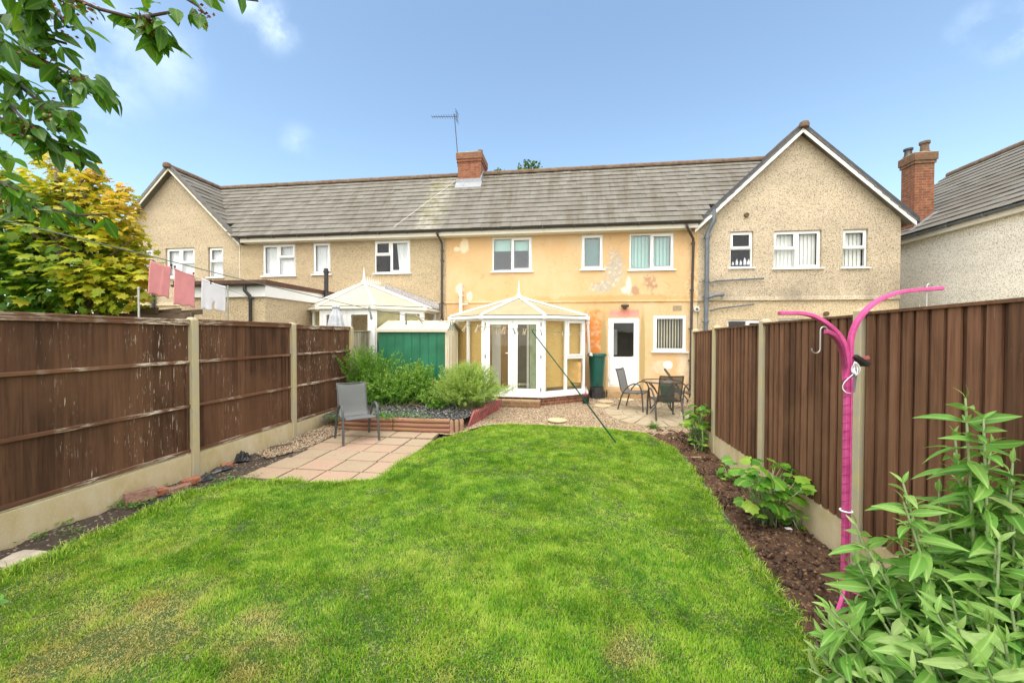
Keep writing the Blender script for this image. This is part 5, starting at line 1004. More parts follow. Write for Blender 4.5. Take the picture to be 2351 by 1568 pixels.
cloth(T1(826, 1210), T1(1062, 1290), T1(818, 1515), T1(1058, 1535), (7.8, 8.4, 7.8, 8.4), M_WHITECLOTH, 'white garment pegged out on the line beside a pink towel', 'garment', 3.7, True, .03)
for q in (T1(528, 1090), T1(562, 1105), T1(745, 1170), T1(915, 1245)):
    p = at(*q, 7.2 if q[0] < 420 else 7.8); m = MB(); m.bar(p+Vector((-.01, 0, .03)), p+Vector((.012, 0, -.05)), .012, .012); m.bar(p+Vector((.016, 0, .03)), p+Vector((.0, 0, -.05)), .012, .012); tag(m.build('clothes_peg', M_WIRE, None), 'dark peg holding the laundry on the line over the left fence', 'clothes peg', 'dark pegs on the laundry')
for q, dp, zb, lab in ((T1(208, 1318), 6.4, 0, 'slim metal pole rising behind the left fence under the golden tree'), (T1(1082, 1300), 8.6, 0, 'slim metal pole rising behind the left fence beside the white garment')):
    p = at(*q, dp); m = MB(); m.tube([p, (p.x, p.y, zb)], .015, 8); m.lathe([(.02, 0), (.022, .02), (.0, .04)], p, 10); tag(m.build('metal_pole', M_METAL, None, smooth='a'), lab, 'pole')
pg = thing('pergola', at(360, 715, 7.4), 'old dark timber beams of a low pergola showing above the left fence', 'pergola')
for a, b, w_ in ((T1(-60, 1510), T1(132, 1500), .12), (T1(120, 1530), T1(388, 1528), .11), (T1(388, 1548), T1(612, 1528), .09), (T1(612, 1556), T1(820, 1540), .09), (T1(-60, 1585), T1(740, 1580), .12)):
    p, q = at(*a, 7.5), at(*b, 7.3); m = MB(); m.cur = random.random(); m.bar(p, q, .06, w_); m.build('beam', M_BEAM, pg)
m = MB(); p = at(*T1(100, 1560), 7.4); q = at(*T1(700, 1560), 7.3)
for e in (p, q): m.bar((e.x, e.y, 0), (e.x, e.y, e.z), .08, .08, (0, 1, 0))
m.build('post', M_BEAM, pg)
p = W(*T2(358, 1500), 9.4); pr = thing('parasol', (p.x, 9.4, 0), 'folded grey garden parasol standing in front of the neighbouring conservatory', 'parasol'); m = MB(); n = 20; vs = []
for r_, z in ((.01, .24), (.05, .20), (.09, .12), (.06, .08), (.13, -.1), (.20, -.5), (.16, -1.0)): vs += [Vector((p.x+(r_*(1+.22*(i % 2)))*math.cos(6.283*i/n), 9.4+(r_*(1+.22*(i % 2)))*math.sin(6.283*i/n), p.z+z)) for i in range(n)]
m.add(vs, [(j*n+i, j*n+(i+1) % n, (j+1)*n+(i+1) % n, (j+1)*n+i) for j in range(6) for i in range(n)]); m.build('canopy', M_PAR, pr); m = MB(); m.tube([(p.x, 9.4, 0), (p.x, 9.4, p.z+.2)], .02, 8); m.build('pole', M_METAL, pr)
# ------------------------------------------------------------------ pink branching feeder pole
pb = G(1939, 1395); D0 = (np.array(pb)-EYE)@FW
fp = thing('bird_feeder_pole', pb, 'bright pink branching garden pole wrapped in wire standing by the right fence', 'feeder pole')
fdir = Vector((RT[0], RT[1], 0)).normalized(); bdir = Vector((FW[0], FW[1], 0)).normalized()
def pk(x, y, dd=0): return at(x, y, D0+dd)
def flat(m, pts, w, th):
    k = len(pts); vs = []
    for i, p in enumerate(pts):
        d = (pts[min(i+1, k-1)]-pts[max(i-1, 0)]).normalized(); s = bdir; n_ = d.cross(s).normalized()
        for a, b in ((-1, -1), (1, -1), (1, 1), (-1, 1)): vs.append(p+s*(a*w/2)+n_*(b*th/2))
    m.add(vs, [(i*4+j, i*4+(j+1) % 4, (i+1)*4+(j+1) % 4, (i+1)*4+j) for i in range(k-1) for j in range(4)]+[(0, 1, 2, 3), tuple(range(4*k-4, 4*k))])
def smooth_path(P, n=24):
    P = [Vector(p) for p in P]; out = []
    for i in range(len(P)-1):
        p0, p1, p2, p3 = P[max(i-1, 0)], P[i], P[i+1], P[min(i+2, len(P)-1)]
        for k in range(n//(len(P)-1)+1): t_ = k/(n//(len(P)-1)+1); out.append(.5*((2*p1)+(p2-p0)*t_+(2*p0-5*p1+4*p2-p3)*t_*t_+(3*p1-p0-3*p2+p3)*t_**3))
    return out+[P[-1]]
m = MB(); c0, c1 = pk(*U4(876, 1200)), pk(1939, 1395); m.bar(Vector((pb.x, pb.y, gz(pb.y)-.05)), Vector((pb.x, pb.y, c0.z)), .044, .034, tuple(bdir)); m.bar(Vector((pb.x, pb.y, .2))+fdir*.008-bdir*.025, Vector((pb.x, pb.y, c0.z))+fdir*.008-bdir*.025, .012, .008, tuple(bdir)); m.build('post', M_PINK, fp, bevel=.006)
arms = [[U4(905, 1230), U4(905, 1000), U4(905, 840), U4(925, 700), U4(1000, 530), U4(1140, 370), U4(1300, 270), U4(1480, 210), U4(1700, 180), U4(1985, 160)], [U4(872, 1230), U4(860, 1050), U4(850, 880), U4(790, 740), U4(680, 620), U4(520, 510), U4(370, 460), U4(200, 452), U4(70, 455)], [U4(850, 1250), U4(840, 1100), U4(815, 930), U4(770, 800), U4(700, 710), U4(620, 670)]]
tips = []
for i, A in enumerate(arms):
    dd = [(.0, .25, .4)[i]*0]+[((-.0, .0, -.45)[i])*max(0, k/(len(A)-1)-.2) for k in range(1, len(A))]
    pts = smooth_path([pk(x, y, e) for (x, y), e in zip(A, dd)], 36); m = MB(); flat(m, pts, .04, .027); m.build('arm', M_PINK, fp, bevel=.005); tips.append(pts)
m = MB()
for pts in tips:
    h = []; L = 0
    for i, p in enumerate(pts): a = i*2.2; n_ = ((pts[min(i+1, len(pts)-1)]-pts[max(i-1, 0)]).normalized()).cross(bdir).normalized(); h.append(p+bdir*(.023*math.cos(a))+n_*(.017*math.sin(a)))
    m.tube(h, .0016, 4)
h = []
for i in range(160): z = .25+(c0.z-.25)*i/159; a = i*.9; h.append(Vector((pb.x, pb.y, z))+fdir*(.031*math.cos(a))+bdir*(.026*math.sin(a)))
m.tube(h, .0016, 4); m.build('fairy_light_wire', std('dark_pink_wire', (.20, .03, .09), .5), fp)
m = MB(); q = Vector((pb.x, pb.y, pk(1939, 1170).z)); m.tube([q+fdir*.036*math.cos(a)+bdir*.036*math.sin(a) for a in np.linspace(0, 6.283, 14)], .006, 6); m.build('cable_tie', M_WHITECLOTH, fp)
m = MB(); e = Vector((pb.x, pb.y, gz(pb.y)+.05)); tp = pk(1858, 1402, -.1)
for tgt in (e-fdir*.14-bdir*.1, e+fdir*.2+bdir*.1): tg = Vector((tgt.x, tgt.y, .03)); flat(m, smooth_path([e+Vector((0, 0, .12)), e.lerp(tg, .4)+Vector((0, 0, .05)), tg], 10), .03, .008)
m.build('foot', M_PINK, fp)
def hook(px, dd, drop, lab, flip=1, mat=M_METAL):
    a = pk(*px, dd); m = MB(); r_ = .028; top = [a+Vector((0, 0, .02))+fdir*flip*(-.01+.022*math.cos(t_))+Vector((0, 0, .022*math.sin(t_))) for t_ in np.linspace(0, math.pi, 8)]
    bot = [a+fdir*flip*(-.032-.028+.028*math.cos(t_))+Vector((0, 0, -drop+.028*math.sin(t_))) for t_ in np.linspace(0, -math.pi*1.05, 9)]
    m.tube(top+bot, .004, 6); tag(m.build('hanging_hook', mat, None, smooth='a'), lab, 'hook', 'metal hooks on the pink pole')
hook(U4(1855, 175), 0, .12, 'S shaped metal hook on the tip of the long right arm of the pink pole', 1)
hook(U4(612, 690), -.36, .10, 'small metal hook on the short left arm of the pink pole', 1)
a = pk(*U4(1010, 1010), -.02); bx = thing('solar_light_panel', a, 'small black solar panel box clipped on the pink pole with a looped white cable', 'solar panel'); m = MB(); mt = Matrix.Translation(a) @ Matrix.Rotation(R(-37), 4, bdir).inverted() @ Matrix.Rotation(R(0), 4, 'X')
mt = Matrix.Translation(a) @ Matrix.Rotation(R(37), 4, bdir); m.box(-.055, .055, -.04, .04, -.014, .014, mt); m.build('panel', M_BLACKPL, bx, bevel=.004)
m = MB(); q = pk(*U4(945, 1240), -.03); mt = Matrix.Translation(q) @ Matrix.Rotation(R(6), 4, bdir); m.box(-.013, .013, -.012, .012, -.085, .085, mt); m.build('stake', std('grey_stake', (.20, .17, .20), .5), bx, bevel=.003)
m = MB(); m.bar(pk(*U4(1030, 985), -.02), pk(*U4(1125, 970), -.04), .03, .022); m.build('clip', M_PICKET, bx); m = MB()
for s in range(5): c = pk(*U4(955+6*s, 1090+9*s), -.05); m.tube([c+fdir*(.018*math.cos(t_))+Vector((0, 0, .042*math.sin(t_)))+bdir*.01*math.sin(t_*2+s) for t_ in np.linspace(0, 6.283, 14)], .0032, 5)
m.tube(smooth_path([pk(*U4(950, 1160), -.04), pk(*U4(840, 1260), -.05), pk(*U4(815, 1330), -.04), pk(*U4(860, 1385), -.05), pk(*U4(930, 1395), -.04)], 20), .003, 5); m.build('cable', M_WHITECLOTH, bx)
# ------------------------------------------------------------------ edging, bricks and litter
def logs(name, A, B, lab, n=3, r_=.048):
    A, B = Vector(A), Vector(B); m = MB()
    for i in range(n): z = gz(A.y)+.05+i*.092; m.cur = random.random(); m.tube([A+Vector((0, 0, z)), A.lerp(B, .5)+Vector((0, 0, z-.006)), B+Vector((0, 0, z))], r_, 12)
    return tag(m.build(name, M_LOG, None, smooth='a'), lab, 'garden edging', 'log shaped edging of the raised bed')
logs('log_edging', (-4.60, 7.50, 0), (-3.46, 7.55, 0), 'stack of three pinkish log edging rolls behind the lone grey chair'); logs('log_edging', (-3.44, 7.55, 0), (-2.27, 7.56, 0), 'stack of three pinkish log edging rolls along the middle of the raised bed')
m = MB()
for i in range(3): q = Vector((-2.235+.075*i, 7.57+.075*i, 0)); m.cur = random.random(); m.tube([q+Vector((0, 0, -.05)), q+Vector((.01*(i-1), .0, .27)), q+Vector((.01*(i-1), 0, .305))], [.046, .046, .03], 12)
tag(m.build('log_edging', M_EDGEP, None, smooth='a'), 'short upright piece of log edging at the corner of the raised bed', 'garden edging', 'log shaped edging of the raised bed')
for k, (A, B, ln, lab) in enumerate((((-2.0, 7.95), (-1.80, 8.55), (-.0, -.22), 'leaning red picket edging panel nearest the lawn'), ((-1.86, 8.45), (-1.62, 9.2), (.02, -.2), 'leaning red picket edging panel nearest the lavender'))):
    root = thing('picket_edging', (A[0], A[1], gz(A[1])), lab, 'picket edging', 'red picket edging panels'); n = 8
    for i in range(n):
        f = i/(n-1); b = Vector((A[0]+(B[0]-A[0])*f, A[1]+(B[1]-A[1])*f, gz(A[1]))); t_ = b+Vector((.10, .16, .33)); m = MB(); m.tube([b, b.lerp(t_, .9), t_], [.026, .026, .010], 8); m.build('picket', M_PICKET, root, smooth='a')
def brickobj(px, rot, size, mat, lab, z=0, tilt=0):
    p = G(*px); m = MB(); mt = Matrix.Translation(Vector((p.x, p.y, p.z+.012+z))) @ Matrix.Rotation(R(rot), 4, 'Z') @ Matrix.Rotation(R(tilt), 4, 'X'); l, w_, h = size
    bm_n = 6; vs = []; 
    m.box(-l/2, l/2, -w_/2, w_/2, 0, h, mt); o = m.build('brick', mat, None, bevel=.008); sb_ = o.modifiers.new('s', 'SUBSURF'); sb_.subdivision_type = 'SIMPLE'; sb_.levels = sb_.render_levels = 4
    tx = bpy.data.textures.new('chip', 'CLOUDS'); tx.noise_scale = .05; dm = o.modifiers.new('d', 'DISPLACE'); dm.texture = tx; dm.strength = .02; dm.mid_level = .5
    return tag(o, lab, 'brick', 'loose bricks along the left fence')
brickobj(U2(300, 665), 62, (.28, .13, .13), M_CLAYB, 'large brown stone block, nearest of the loose bricks along the left fence', 0, -8)
brickobj(U2(470, 610), 70, (.16, .10, .075), M_OLDBRICK, 'small broken red brick between the stone block and the flat brick')
brickobj(U2(635, 580), 72, (.24, .11, .075), M_CLAYB, 'whole flat brown brick by the left fence, second from the post')
brickobj(U2(740, 515), 78, (.20, .11, .08), M_OLDBRICK, 'orange red half brick lying against the nearest left post foot')
brickobj(U2(1060, 365), 60, (.14, .09, .06), M_OLDBRICK, 'small red brick wrapped in black plastic beyond the nearest left post')
def crumple(px, sx, sy, h, rot, lab, seed):
    p = G(*px); n = 16; V = []; 
    for j in range(n+1):
        for i in range(n+1):
            u, v = i/n*2-1, j/n*2-1; r2 = max(abs(u), abs(v)); q = mnoise.noise(Vector((u*2.3+seed, v*2.3, seed))); x, y = u*sx*(1+.3*mnoise.noise(Vector((u*2, v*2, seed+5)))), v*sy*(1+.3*mnoise.noise(Vector((v*2, u*2, seed+9)))); c, s = math.cos(R(rot)), math.sin(R(rot))
            V.append((p.x+x*c-y*s, p.y+x*s+y*c, p.z+.022+h*max(0, (.5+q)*(1-r2**2))))
    m = MB(); m.add(V, [(j*(n+1)+i, j*(n+1)+i+1, (j+1)*(n+1)+i+1, (j+1)*(n+1)+i) for j in range(n) for i in range(n)]); tag(m.build('black_plastic', M_SHEET, None), lab, 'plastic sheet', 'scraps of black plastic along the left fence')
crumple(U2(560, 640), .28, .09, .05, 72, 'long black plastic scrap in front of the loose bricks', 1.3); crumple(U2(860, 480), .14, .07, .10, 60, 'crumpled black plastic against the nearest left post', 4.1); crumple(U2(1200, 300), .10, .10, .17, 40, 'peaked scrap of black plastic against the gravel board by the shingle', 7.7); crumple(U2(1030, 385), .12, .06, .06, 60, 'black plastic under the small red brick beyond the post', 9.2)
a, b = G(*U2(880, 445)), G(*U2(1010, 405)); m = MB(); m.tube([a+Vector((0, 0, .03)), b+Vector((0, 0, .035))], .012, 6); tag(m.build('plastic_tube', M_METAL, None), 'short pale plastic tube on the soil by the left fence', 'tube')
a, b = G(*U2(1440, 205)), G(*U2(1630, 172)); m = MB(); m.box(0, 1, 0, 1, 0, 1) if False else m.bar(a+Vector((0, 0, .05)), b+Vector((0, 0, .05)), .05, .015); tag(m.build('wood_offcut', M_BEAM, None), 'thin timber offcut lying on the shingle by the left fence', 'timber')
p = G(50, 1296); m = MB(); n = 11; ol = [(p.x+.20*math.cos(a)*(1+.25*math.sin(3*a+1)), p.y+.16*math.sin(a)*(1+.2*math.cos(2*a)), .015) for a in np.linspace(0, 6.283, n+1)[:-1]]; m.prism(ol, (0, 0, .045)); tag(m.build('broken_slab', M_ROCK, None, bevel=.008), 'broken pale concrete slab at the lawn edge in the bottom left corner', 'slab')
p = at(*Z8(703, 1385), 2.25); p = G(*Z8(690, 1425)); m = MB(); m.bar(p, p+Vector((.03, .05, .13)), .035, .004, (0, -1, .3)); m.bar(p+Vector((.012, .012, .075)), p+Vector((.02, .026, .105)), .012, .006, (0, -1, .3)); tag(m.build('plant_label', M_PLATE, None), 'pale plastic plant label stuck in the soil under the leafy foreground shrub', 'plant label')
for q, lab in ((U5(1135, 1210), 'torn scrap of white paper on the soil beside the big leafy plant'),): p = G(*q); m = MB(); m.box(p.x-.03, p.x+.03, p.y-.02, p.y+.02, p.z+.02, p.z+.03); tag(m.build('paper_scrap', M_WHITECLOTH, None, bevel=.004), lab, 'paper')
a, b = G(*U5(315, 605)), G(*U5(435, 605)); m = MB(); m.tube([a+Vector((0, 0, .03)), b+Vector((0, 0, .03))], .008, 6); tag(m.build('stick', M_PEG, None), 'pale straight stick lying across the soil bed', 'stick')
# ------------------------------------------------------------------ plants
L_CHERRY = leafmat('cherry_leaf', [(0, (.035, .12, .012)), (.45, (.08, .22, .018)), (.8, (.16, .34, .025)), (1, (.28, .46, .04))], .5, .35, .3)
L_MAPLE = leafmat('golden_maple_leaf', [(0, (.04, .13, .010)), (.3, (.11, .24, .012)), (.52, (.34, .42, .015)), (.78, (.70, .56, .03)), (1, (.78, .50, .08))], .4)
L_BUD = leafmat('buddleia_leaf', [(0, (.06, .20, .03)), (.4, (.15, .36, .05)), (.75, (.27, .48, .10)), (1, (.42, .58, .20))], .4, .5, .45)
L_HOLLY = leafmat('hollyhock_leaf', [(0, (.05, .18, .015)), (.5, (.14, .36, .03)), (.85, (.27, .50, .05)), (1, (.48, .48, .09))], .35, .45, .35)
L_ROSE = leafmat('rosemary_leaf', [(0, (.05, .15, .015)), (.5, (.12, .30, .025)), (1, (.26, .46, .06))], .35)
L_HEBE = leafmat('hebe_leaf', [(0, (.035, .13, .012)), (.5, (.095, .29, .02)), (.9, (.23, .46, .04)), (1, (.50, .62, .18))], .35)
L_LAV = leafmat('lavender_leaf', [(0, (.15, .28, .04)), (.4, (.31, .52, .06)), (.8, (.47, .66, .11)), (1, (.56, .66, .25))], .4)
L_DEAD = leafmat('dead_twig', [(0, (.10, .06, .035)), (1, (.26, .18, .11))], .1)
L_BROWN = leafmat('dead_blossom', [(0, (.16, .05, .025)), (1, (.34, .13, .05))], .2); L_FRUIT = std('green_plum', (.22, .30, .05), .35, .25, 30)
L_WEED = leafmat('weed_leaf', [(0, (.06, .20, .02)), (1, (.16, .36, .05))], .3); L_FAR = leafmat('far_leaf', [(0, (.04, .10, .03)), (1, (.12, .20, .05))], .3)
M_BARK = std('cherry_bark', (.085, .055, .045), .8, .35, 20, bump=.5); M_TWIG = std('brown_twig', (.12, .085, .05), .85, .35, 25); M_STEM = std('green_stem', (.13, .24, .05), .6, .25, 20); M_STEMG = std('pale_stem', (.22, .30, .13), .65, .2, 20)
def interp(P, s):
    P = np.array(P); seg = np.linalg.norm(np.diff(P, axis=0), axis=1); c = np.r_[0, np.cumsum(seg)]/seg.sum(); return np.stack([np.interp(s, c, P[:, k]) for k in range(3)], 1)
# --- overhanging cherry: trunk just out of the picture on the left
ct = thing('cherry_tree', (-3.7, .35, 0), 'overhanging cherry tree with dark green leaves and dead blossom clusters in the upper left corner', 'tree')
m = MB(); m.tube([(-3.7, .35, -.1), (-3.68, .36, .8), (-3.6, .4, 1.7), (-3.5, .5, 2.5), (-3.35, .7, 3.2), (-3.2, .9, 4.0)], [.15, .12, .11, .10, .07, .04], 12); m.build('trunk', M_BARK, ct, smooth=True)
BR = [([(-260, -150), (-20, 40), U6(200, 120), U6(300, 290), U6(420, 330), U6(560, 370)], 1.95, .010), ([(-260, 60), U6(0, 340), U6(150, 400), U6(350, 480), U6(480, 570), U6(560, 640), U6(700, 690), U6(850, 735)], 1.9, .008), ([(-260, 120), U6(0, 600), U6(150, 710), U6(300, 840), U6(430, 920), U6(540, 1000), U6(600, 1090)], 2.0, .009),
      ([(-260, 180), U6(0, 760), U6(60, 860), U6(170, 980), U6(320, 1120), U6(430, 1190), U6(560, 1230), U6(670, 1300)], 2.05, .008), ([(-200, -420), (60, -60), U6(640, 0), U6(830, 80), U6(960, 140), U6(1080, 150), U6(1240, 140), U6(1460, 100)], 1.85, .010), ([(-150, -500), (250, -90), U6(1500, -60), U6(1640, 20), U6(1680, 80), U6(1720, 120)], 1.85, .007),
      ([(-260, 250), U8(-80, 500), U8(150, 570), U8(350, 650), U8(500, 640), U8(650, 690), U8(900, 680)], 2.1, .008), ([(-100, -500), (330, -120), U6(1700, -70), U6(1900, -20), U6(2170, 10)], 1.8, .006), ([(-260, -300), (-30, -90), U6(380, -20), U6(330, 130), U6(320, 200)], 1.8, .012), ([(-260, 200), U6(-60, 900), U6(0, 1000), U6(120, 1080), U6(200, 1150)], 2.0, .006), ([(-260, 300), U6(-60, 1260), U6(0, 1300), U6(90, 1340)], 1.95, .005), ([U6(470, 80), U6(560, 230), U6(700, 235)], 1.95, .004), ([U6(1240, 140), U6(1260, 230), U6(1350, 310)], 1.85, .005), ([(-260, 300), U8(-60, 380), U8(20, 420), U8(150, 480)], 2.0, .006)]
m = MB(); P_, T_, N_, S_, r_ = [], [], [], [], []; blo = []; fr_pts = []
for bi, (px, dep, rad) in enumerate(BR):
    pts = [np.array(at(x, y, dep+.05*math.sin(bi*2+i*1.3))) for i, (x, y) in enumerate(px)]; n = len(pts)
    if bi < 11 or bi == 13:
        root = np.array((-3.5, .5, 2.5)) if bi not in (4, 5, 7, 8) else np.array((-3.35, .7, 3.2)); pts = [root]+pts
    m.tube([Vector(p) for p in interp(pts, np.linspace(0, 1, 24))], [rad*2.0*(1-.8*k/23)+.002 for k in range(24)], 6)
    nn = {0: 34, 1: 44, 2: 44, 3: 34, 4: 26, 5: 18, 6: 20, 7: 12, 8: 34, 9: 14, 10: 7, 11: 6, 12: 14, 13: 8}[bi]
    L0 = interp(pts, np.linspace(.0, 1, 200)); dd = L0-EYE; xs = 1175.5+FPX*(dd@RT)/(dd@FW); vis = np.where(xs > -60)[0]
    for k in range(int(nn*1.75)):
        i = int(vis[0]+(len(vis)-1)*RNG.random()**.75); i = min(i, 197); p = L0[i]; tan = L0[min(i+3, 199)]-L0[i]; tan /= np.linalg.norm(tan)+1e-9
        d = tan*RNG.uniform(.2, 1.0)+RNG.normal(0, .55, 3); d[2] -= RNG.uniform(.1, .7); d /= np.linalg.norm(d); q = p+RNG.normal(0, .025, 3)
        P_.append(q); T_.append(d); N_.append(np.array((RNG.normal(0, .5), -.35+RNG.normal(0, .5), .8))); S_.append(RNG.uniform(.078, .122)); r_.append(np.clip(RNG.beta(1.6, 2.2), 0, 1))
    for k in range({0: 3, 1: 4, 2: 4, 3: 2, 4: 4, 5: 1, 6: 1, 9: 2}.get(bi, 1)):
        i = int(RNG.choice(vis)); blo.append(L0[i]+np.array((0, 0, -.02)))
    if bi in (1, 2, 3): fr_pts += [L0[int(vis[0]+(len(vis)-1)*f)] for f in (.72, .85)]
m.build('branches', M_BARK, ct, smooth=True); S_ = np.array(S_); leaves('crown', P_, T_, N_, S_, S_*RNG.uniform(.36, .5, len(S_)), lance(droop=.3, wid=(.05, .5, 1, 1, .55, .02)), L_CHERRY, ct, r_)
B = np.repeat(np.array(blo), 26, 0); B = B+RNG.normal(0, .02, B.shape)*[1, 1, 1.3]; leaves('dead_blossom', B, rdir(len(B)), rdir(len(B)), .018, .014, SMALL, L_BROWN, ct)
for p in fr_pts: m = MB(); m.lathe([(0, -.012), (.009, -.008), (.0125, 0), (.009, .009), (0, .012)], Vector(p)+Vector((0, -.03, -.04)), 10); m.build('fruit', L_FRUIT, ct, smooth=True)
# --- golden maple behind the left fence
mt_ = thing('maple_tree', (-8.6, 5.7, 0), 'golden yellow and green maple tree rising behind the left fence', 'tree')
bl = [(150, 600, 175, 1.0), (235, 530, 85, .9), (120, 450, 75, .8), (205, 450, 65, .7), (265, 500, 52, .5), (285, 610, 58, .8), (55, 520, 110, .9), (60, 640, 130, .9), (250, 655, 80, .8), (125, 375, 30, .3), (127, 335, 16, .15), (285, 462, 20, .15), (283, 435, 13, .1), (200, 395, 26, .25), (228, 405, 15, .15), (312, 545, 12, .1), (60, 445, 60, .5), (-60, 560, 150, .9), (150, 690, 90, .6), (320, 600, 20, .2), (318, 640, 22, .2), (-80, 440, 90, .6)]
P_, N_, C_ = [], [], []
wgt = np.array([b[2]**2 for b in bl], float)**.85; cnt = (wgt/wgt.sum()*6500).astype(int)+10
for (x, y, rp, dp), n in zip(bl, cnt):
    c = np.array(at(x, y, 7.0+RNG.uniform(-.2, .2))); rr_ = rp/900*7.0; d = rdir(n); rad = RNG.random(n)**.42; sc = np.array([1, 1, .78 if rp > 60 else 1.15]); P_.append(c+d*rad[:, None]*rr_*sc); N_.append(d)
P_ = np.concatenate(P_); N_ = np.concatenate(N_); k = (P_[:, 0] < -5.75) & (P_[:, 2] > .9); P_, N_ = P_[k], N_[k]; n = len(P_)
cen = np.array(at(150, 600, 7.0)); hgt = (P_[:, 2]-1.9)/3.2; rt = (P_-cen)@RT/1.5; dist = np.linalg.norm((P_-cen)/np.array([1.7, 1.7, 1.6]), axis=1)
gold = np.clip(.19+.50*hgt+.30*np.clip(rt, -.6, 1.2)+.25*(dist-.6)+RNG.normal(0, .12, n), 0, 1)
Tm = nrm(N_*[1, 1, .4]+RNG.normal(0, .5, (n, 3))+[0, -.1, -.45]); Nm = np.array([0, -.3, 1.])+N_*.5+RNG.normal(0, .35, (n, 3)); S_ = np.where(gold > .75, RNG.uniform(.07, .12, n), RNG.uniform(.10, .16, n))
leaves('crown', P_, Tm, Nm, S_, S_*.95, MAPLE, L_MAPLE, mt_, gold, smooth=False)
m = MB(); m.tube([(-8.6, 5.7, -.1), (-8.62, 5.72, 1.2), (-8.6, 5.7, 2.4), (-8.7, 5.7, 3.6), (-8.75, 5.7, 4.8)], [.11, .09, .07, .05, .02], 10)
for x, y, rp, dp in bl: q = at(x, y, 7.0); z0 = max(1.2, q.z-1.2); m.tube([(-8.62, 5.7, z0), Vector((-8.62, 5.7, z0)).lerp(q, .6)+Vector((0, 0, .1)), q], [.035, .022, .008], 6)
m.build('trunk', M_TWIG, mt_, smooth=True)
# --- far trees behind the ridge
for (x, y, dep, rp, n, lab) in ((1215, 392, 24, 30, 260, 'top of a pale green tree behind the roof ridge right of the central chimney'), (1147, 398, 24, 12, 50, 'thin tree tip just right of the central chimney behind the ridge')):
    c = at(x, y, dep); ft = thing('far_tree', (c.x, c.y, 0), lab, 'tree'); r__ = rp/900*dep; d = rdir(n); P = np.array(c)+d*(RNG.random((n, 1))**.5)*r__*[1.2, 1, .75]
    leaves('crown', P, rdir(n), rdir(n), .22, .16, SMALL, L_FAR, ft); m = MB(); m.tube([(c.x, c.y, 0), c-Vector((0, 0, r__)), c+Vector((0, 0, r__*.5))], [.2, .08, .02], 8)
    for i in range(6): q = Vector(P[i]); m.tube([c-Vector((0, 0, r__)), q], [.03, .01], 5)
    m.build('trunk', M_TWIG, ft)
# --- shrubs made of shoots carrying small leaves
def shoots(name, base, label, cat, nsh, hgt, spread, leafL, leafW, per, mat, stem, up=1.0, elev=(.35, 1.5), bushy=.0, center=None, sides=3, part='foliage', group=None, start=.25, ell=(1, 1), twist=.25, rs=None):
    root = thing(name, base, label, cat, group); b = np.array(base); m = MB(); P_, T_, N_, R_ = [], [], [], []
    for k in range(nsh):
        az = RNG.uniform(0, 6.283); el = RNG.uniform(*elev); L = hgt*RNG.uniform(.62, 1.08); d = np.array([math.cos(az)*math.cos(el)*ell[0], math.sin(az)*math.cos(el)*ell[1], math.sin(el)]); st = b+np.array([RNG.normal(0, spread), RNG.normal(0, spread), 0])*[ell[0], ell[1], 1]
        e = st+d*L*np.array([1, 1, up]); mid = st+(e-st)*.5+np.array([0, 0, .10*L])+RNG.normal(0, twist*.1*L, 3); s = np.linspace(0, 1, 6)[:, None]; C = (1-s)**2*st+2*s*(1-s)*mid+s*s*e
        if k % 2 == 0 or sides > 3: m.tube([Vector(p) for p in C], [.006*(1-.75*q)+.0012 for q in np.linspace(0, 1, 6)], sides, False)
        u = start+(1-start)*np.sqrt(RNG.random(per)); Q = (1-u[:, None])**2*st+2*u[:, None]*(1-u[:, None])*mid+u[:, None]**2*e; tan = e-mid; tan /= np.linalg.norm(tan)
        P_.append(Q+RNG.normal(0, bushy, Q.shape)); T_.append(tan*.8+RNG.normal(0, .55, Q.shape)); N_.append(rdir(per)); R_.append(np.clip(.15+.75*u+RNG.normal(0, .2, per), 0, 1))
    leaves(part, np.concatenate(P_), np.concatenate(T_), np.concatenate(N_), leafL*RNG.uniform(.7, 1.2, nsh*per), leafW, SMALL, mat, root, np.concatenate(R_), False); m.build('stems', stem, root); return root
def bz(px, y): p = W(*px, y); return (p.x, y, gz(y)+.16)
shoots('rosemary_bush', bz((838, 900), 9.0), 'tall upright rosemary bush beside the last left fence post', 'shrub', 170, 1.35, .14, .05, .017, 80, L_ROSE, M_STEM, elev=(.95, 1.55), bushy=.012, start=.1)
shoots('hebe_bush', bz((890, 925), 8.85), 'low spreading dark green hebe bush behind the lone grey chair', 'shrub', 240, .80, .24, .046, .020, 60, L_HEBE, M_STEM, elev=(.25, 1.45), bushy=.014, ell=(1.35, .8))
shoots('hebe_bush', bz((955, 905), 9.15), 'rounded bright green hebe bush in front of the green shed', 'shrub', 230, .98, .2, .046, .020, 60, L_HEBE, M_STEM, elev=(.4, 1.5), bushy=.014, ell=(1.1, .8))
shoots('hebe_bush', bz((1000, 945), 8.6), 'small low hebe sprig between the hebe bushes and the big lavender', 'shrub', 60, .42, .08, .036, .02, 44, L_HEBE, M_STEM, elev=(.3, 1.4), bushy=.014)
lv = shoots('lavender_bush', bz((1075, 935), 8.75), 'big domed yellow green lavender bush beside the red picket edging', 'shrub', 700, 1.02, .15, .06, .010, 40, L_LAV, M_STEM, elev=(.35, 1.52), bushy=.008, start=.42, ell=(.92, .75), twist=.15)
b = np.array(lv.location); n = 900; d = rdir(n); d[:, 2] = np.abs(d[:, 2])*.4; d[:, 0] = np.abs(d[:, 0])*1.2-.2; d[:, 1] = -np.abs(d[:, 1]); P = b+d*RNG.uniform(.3, .78, (n, 1))*[1.0, .85, .9]+[0.05, -.05, .05]; leaves('dead_growth', P, rdir(n)+[0, 0, .4], rdir(n), .05, .006, SMALL, L_DEAD, lv)
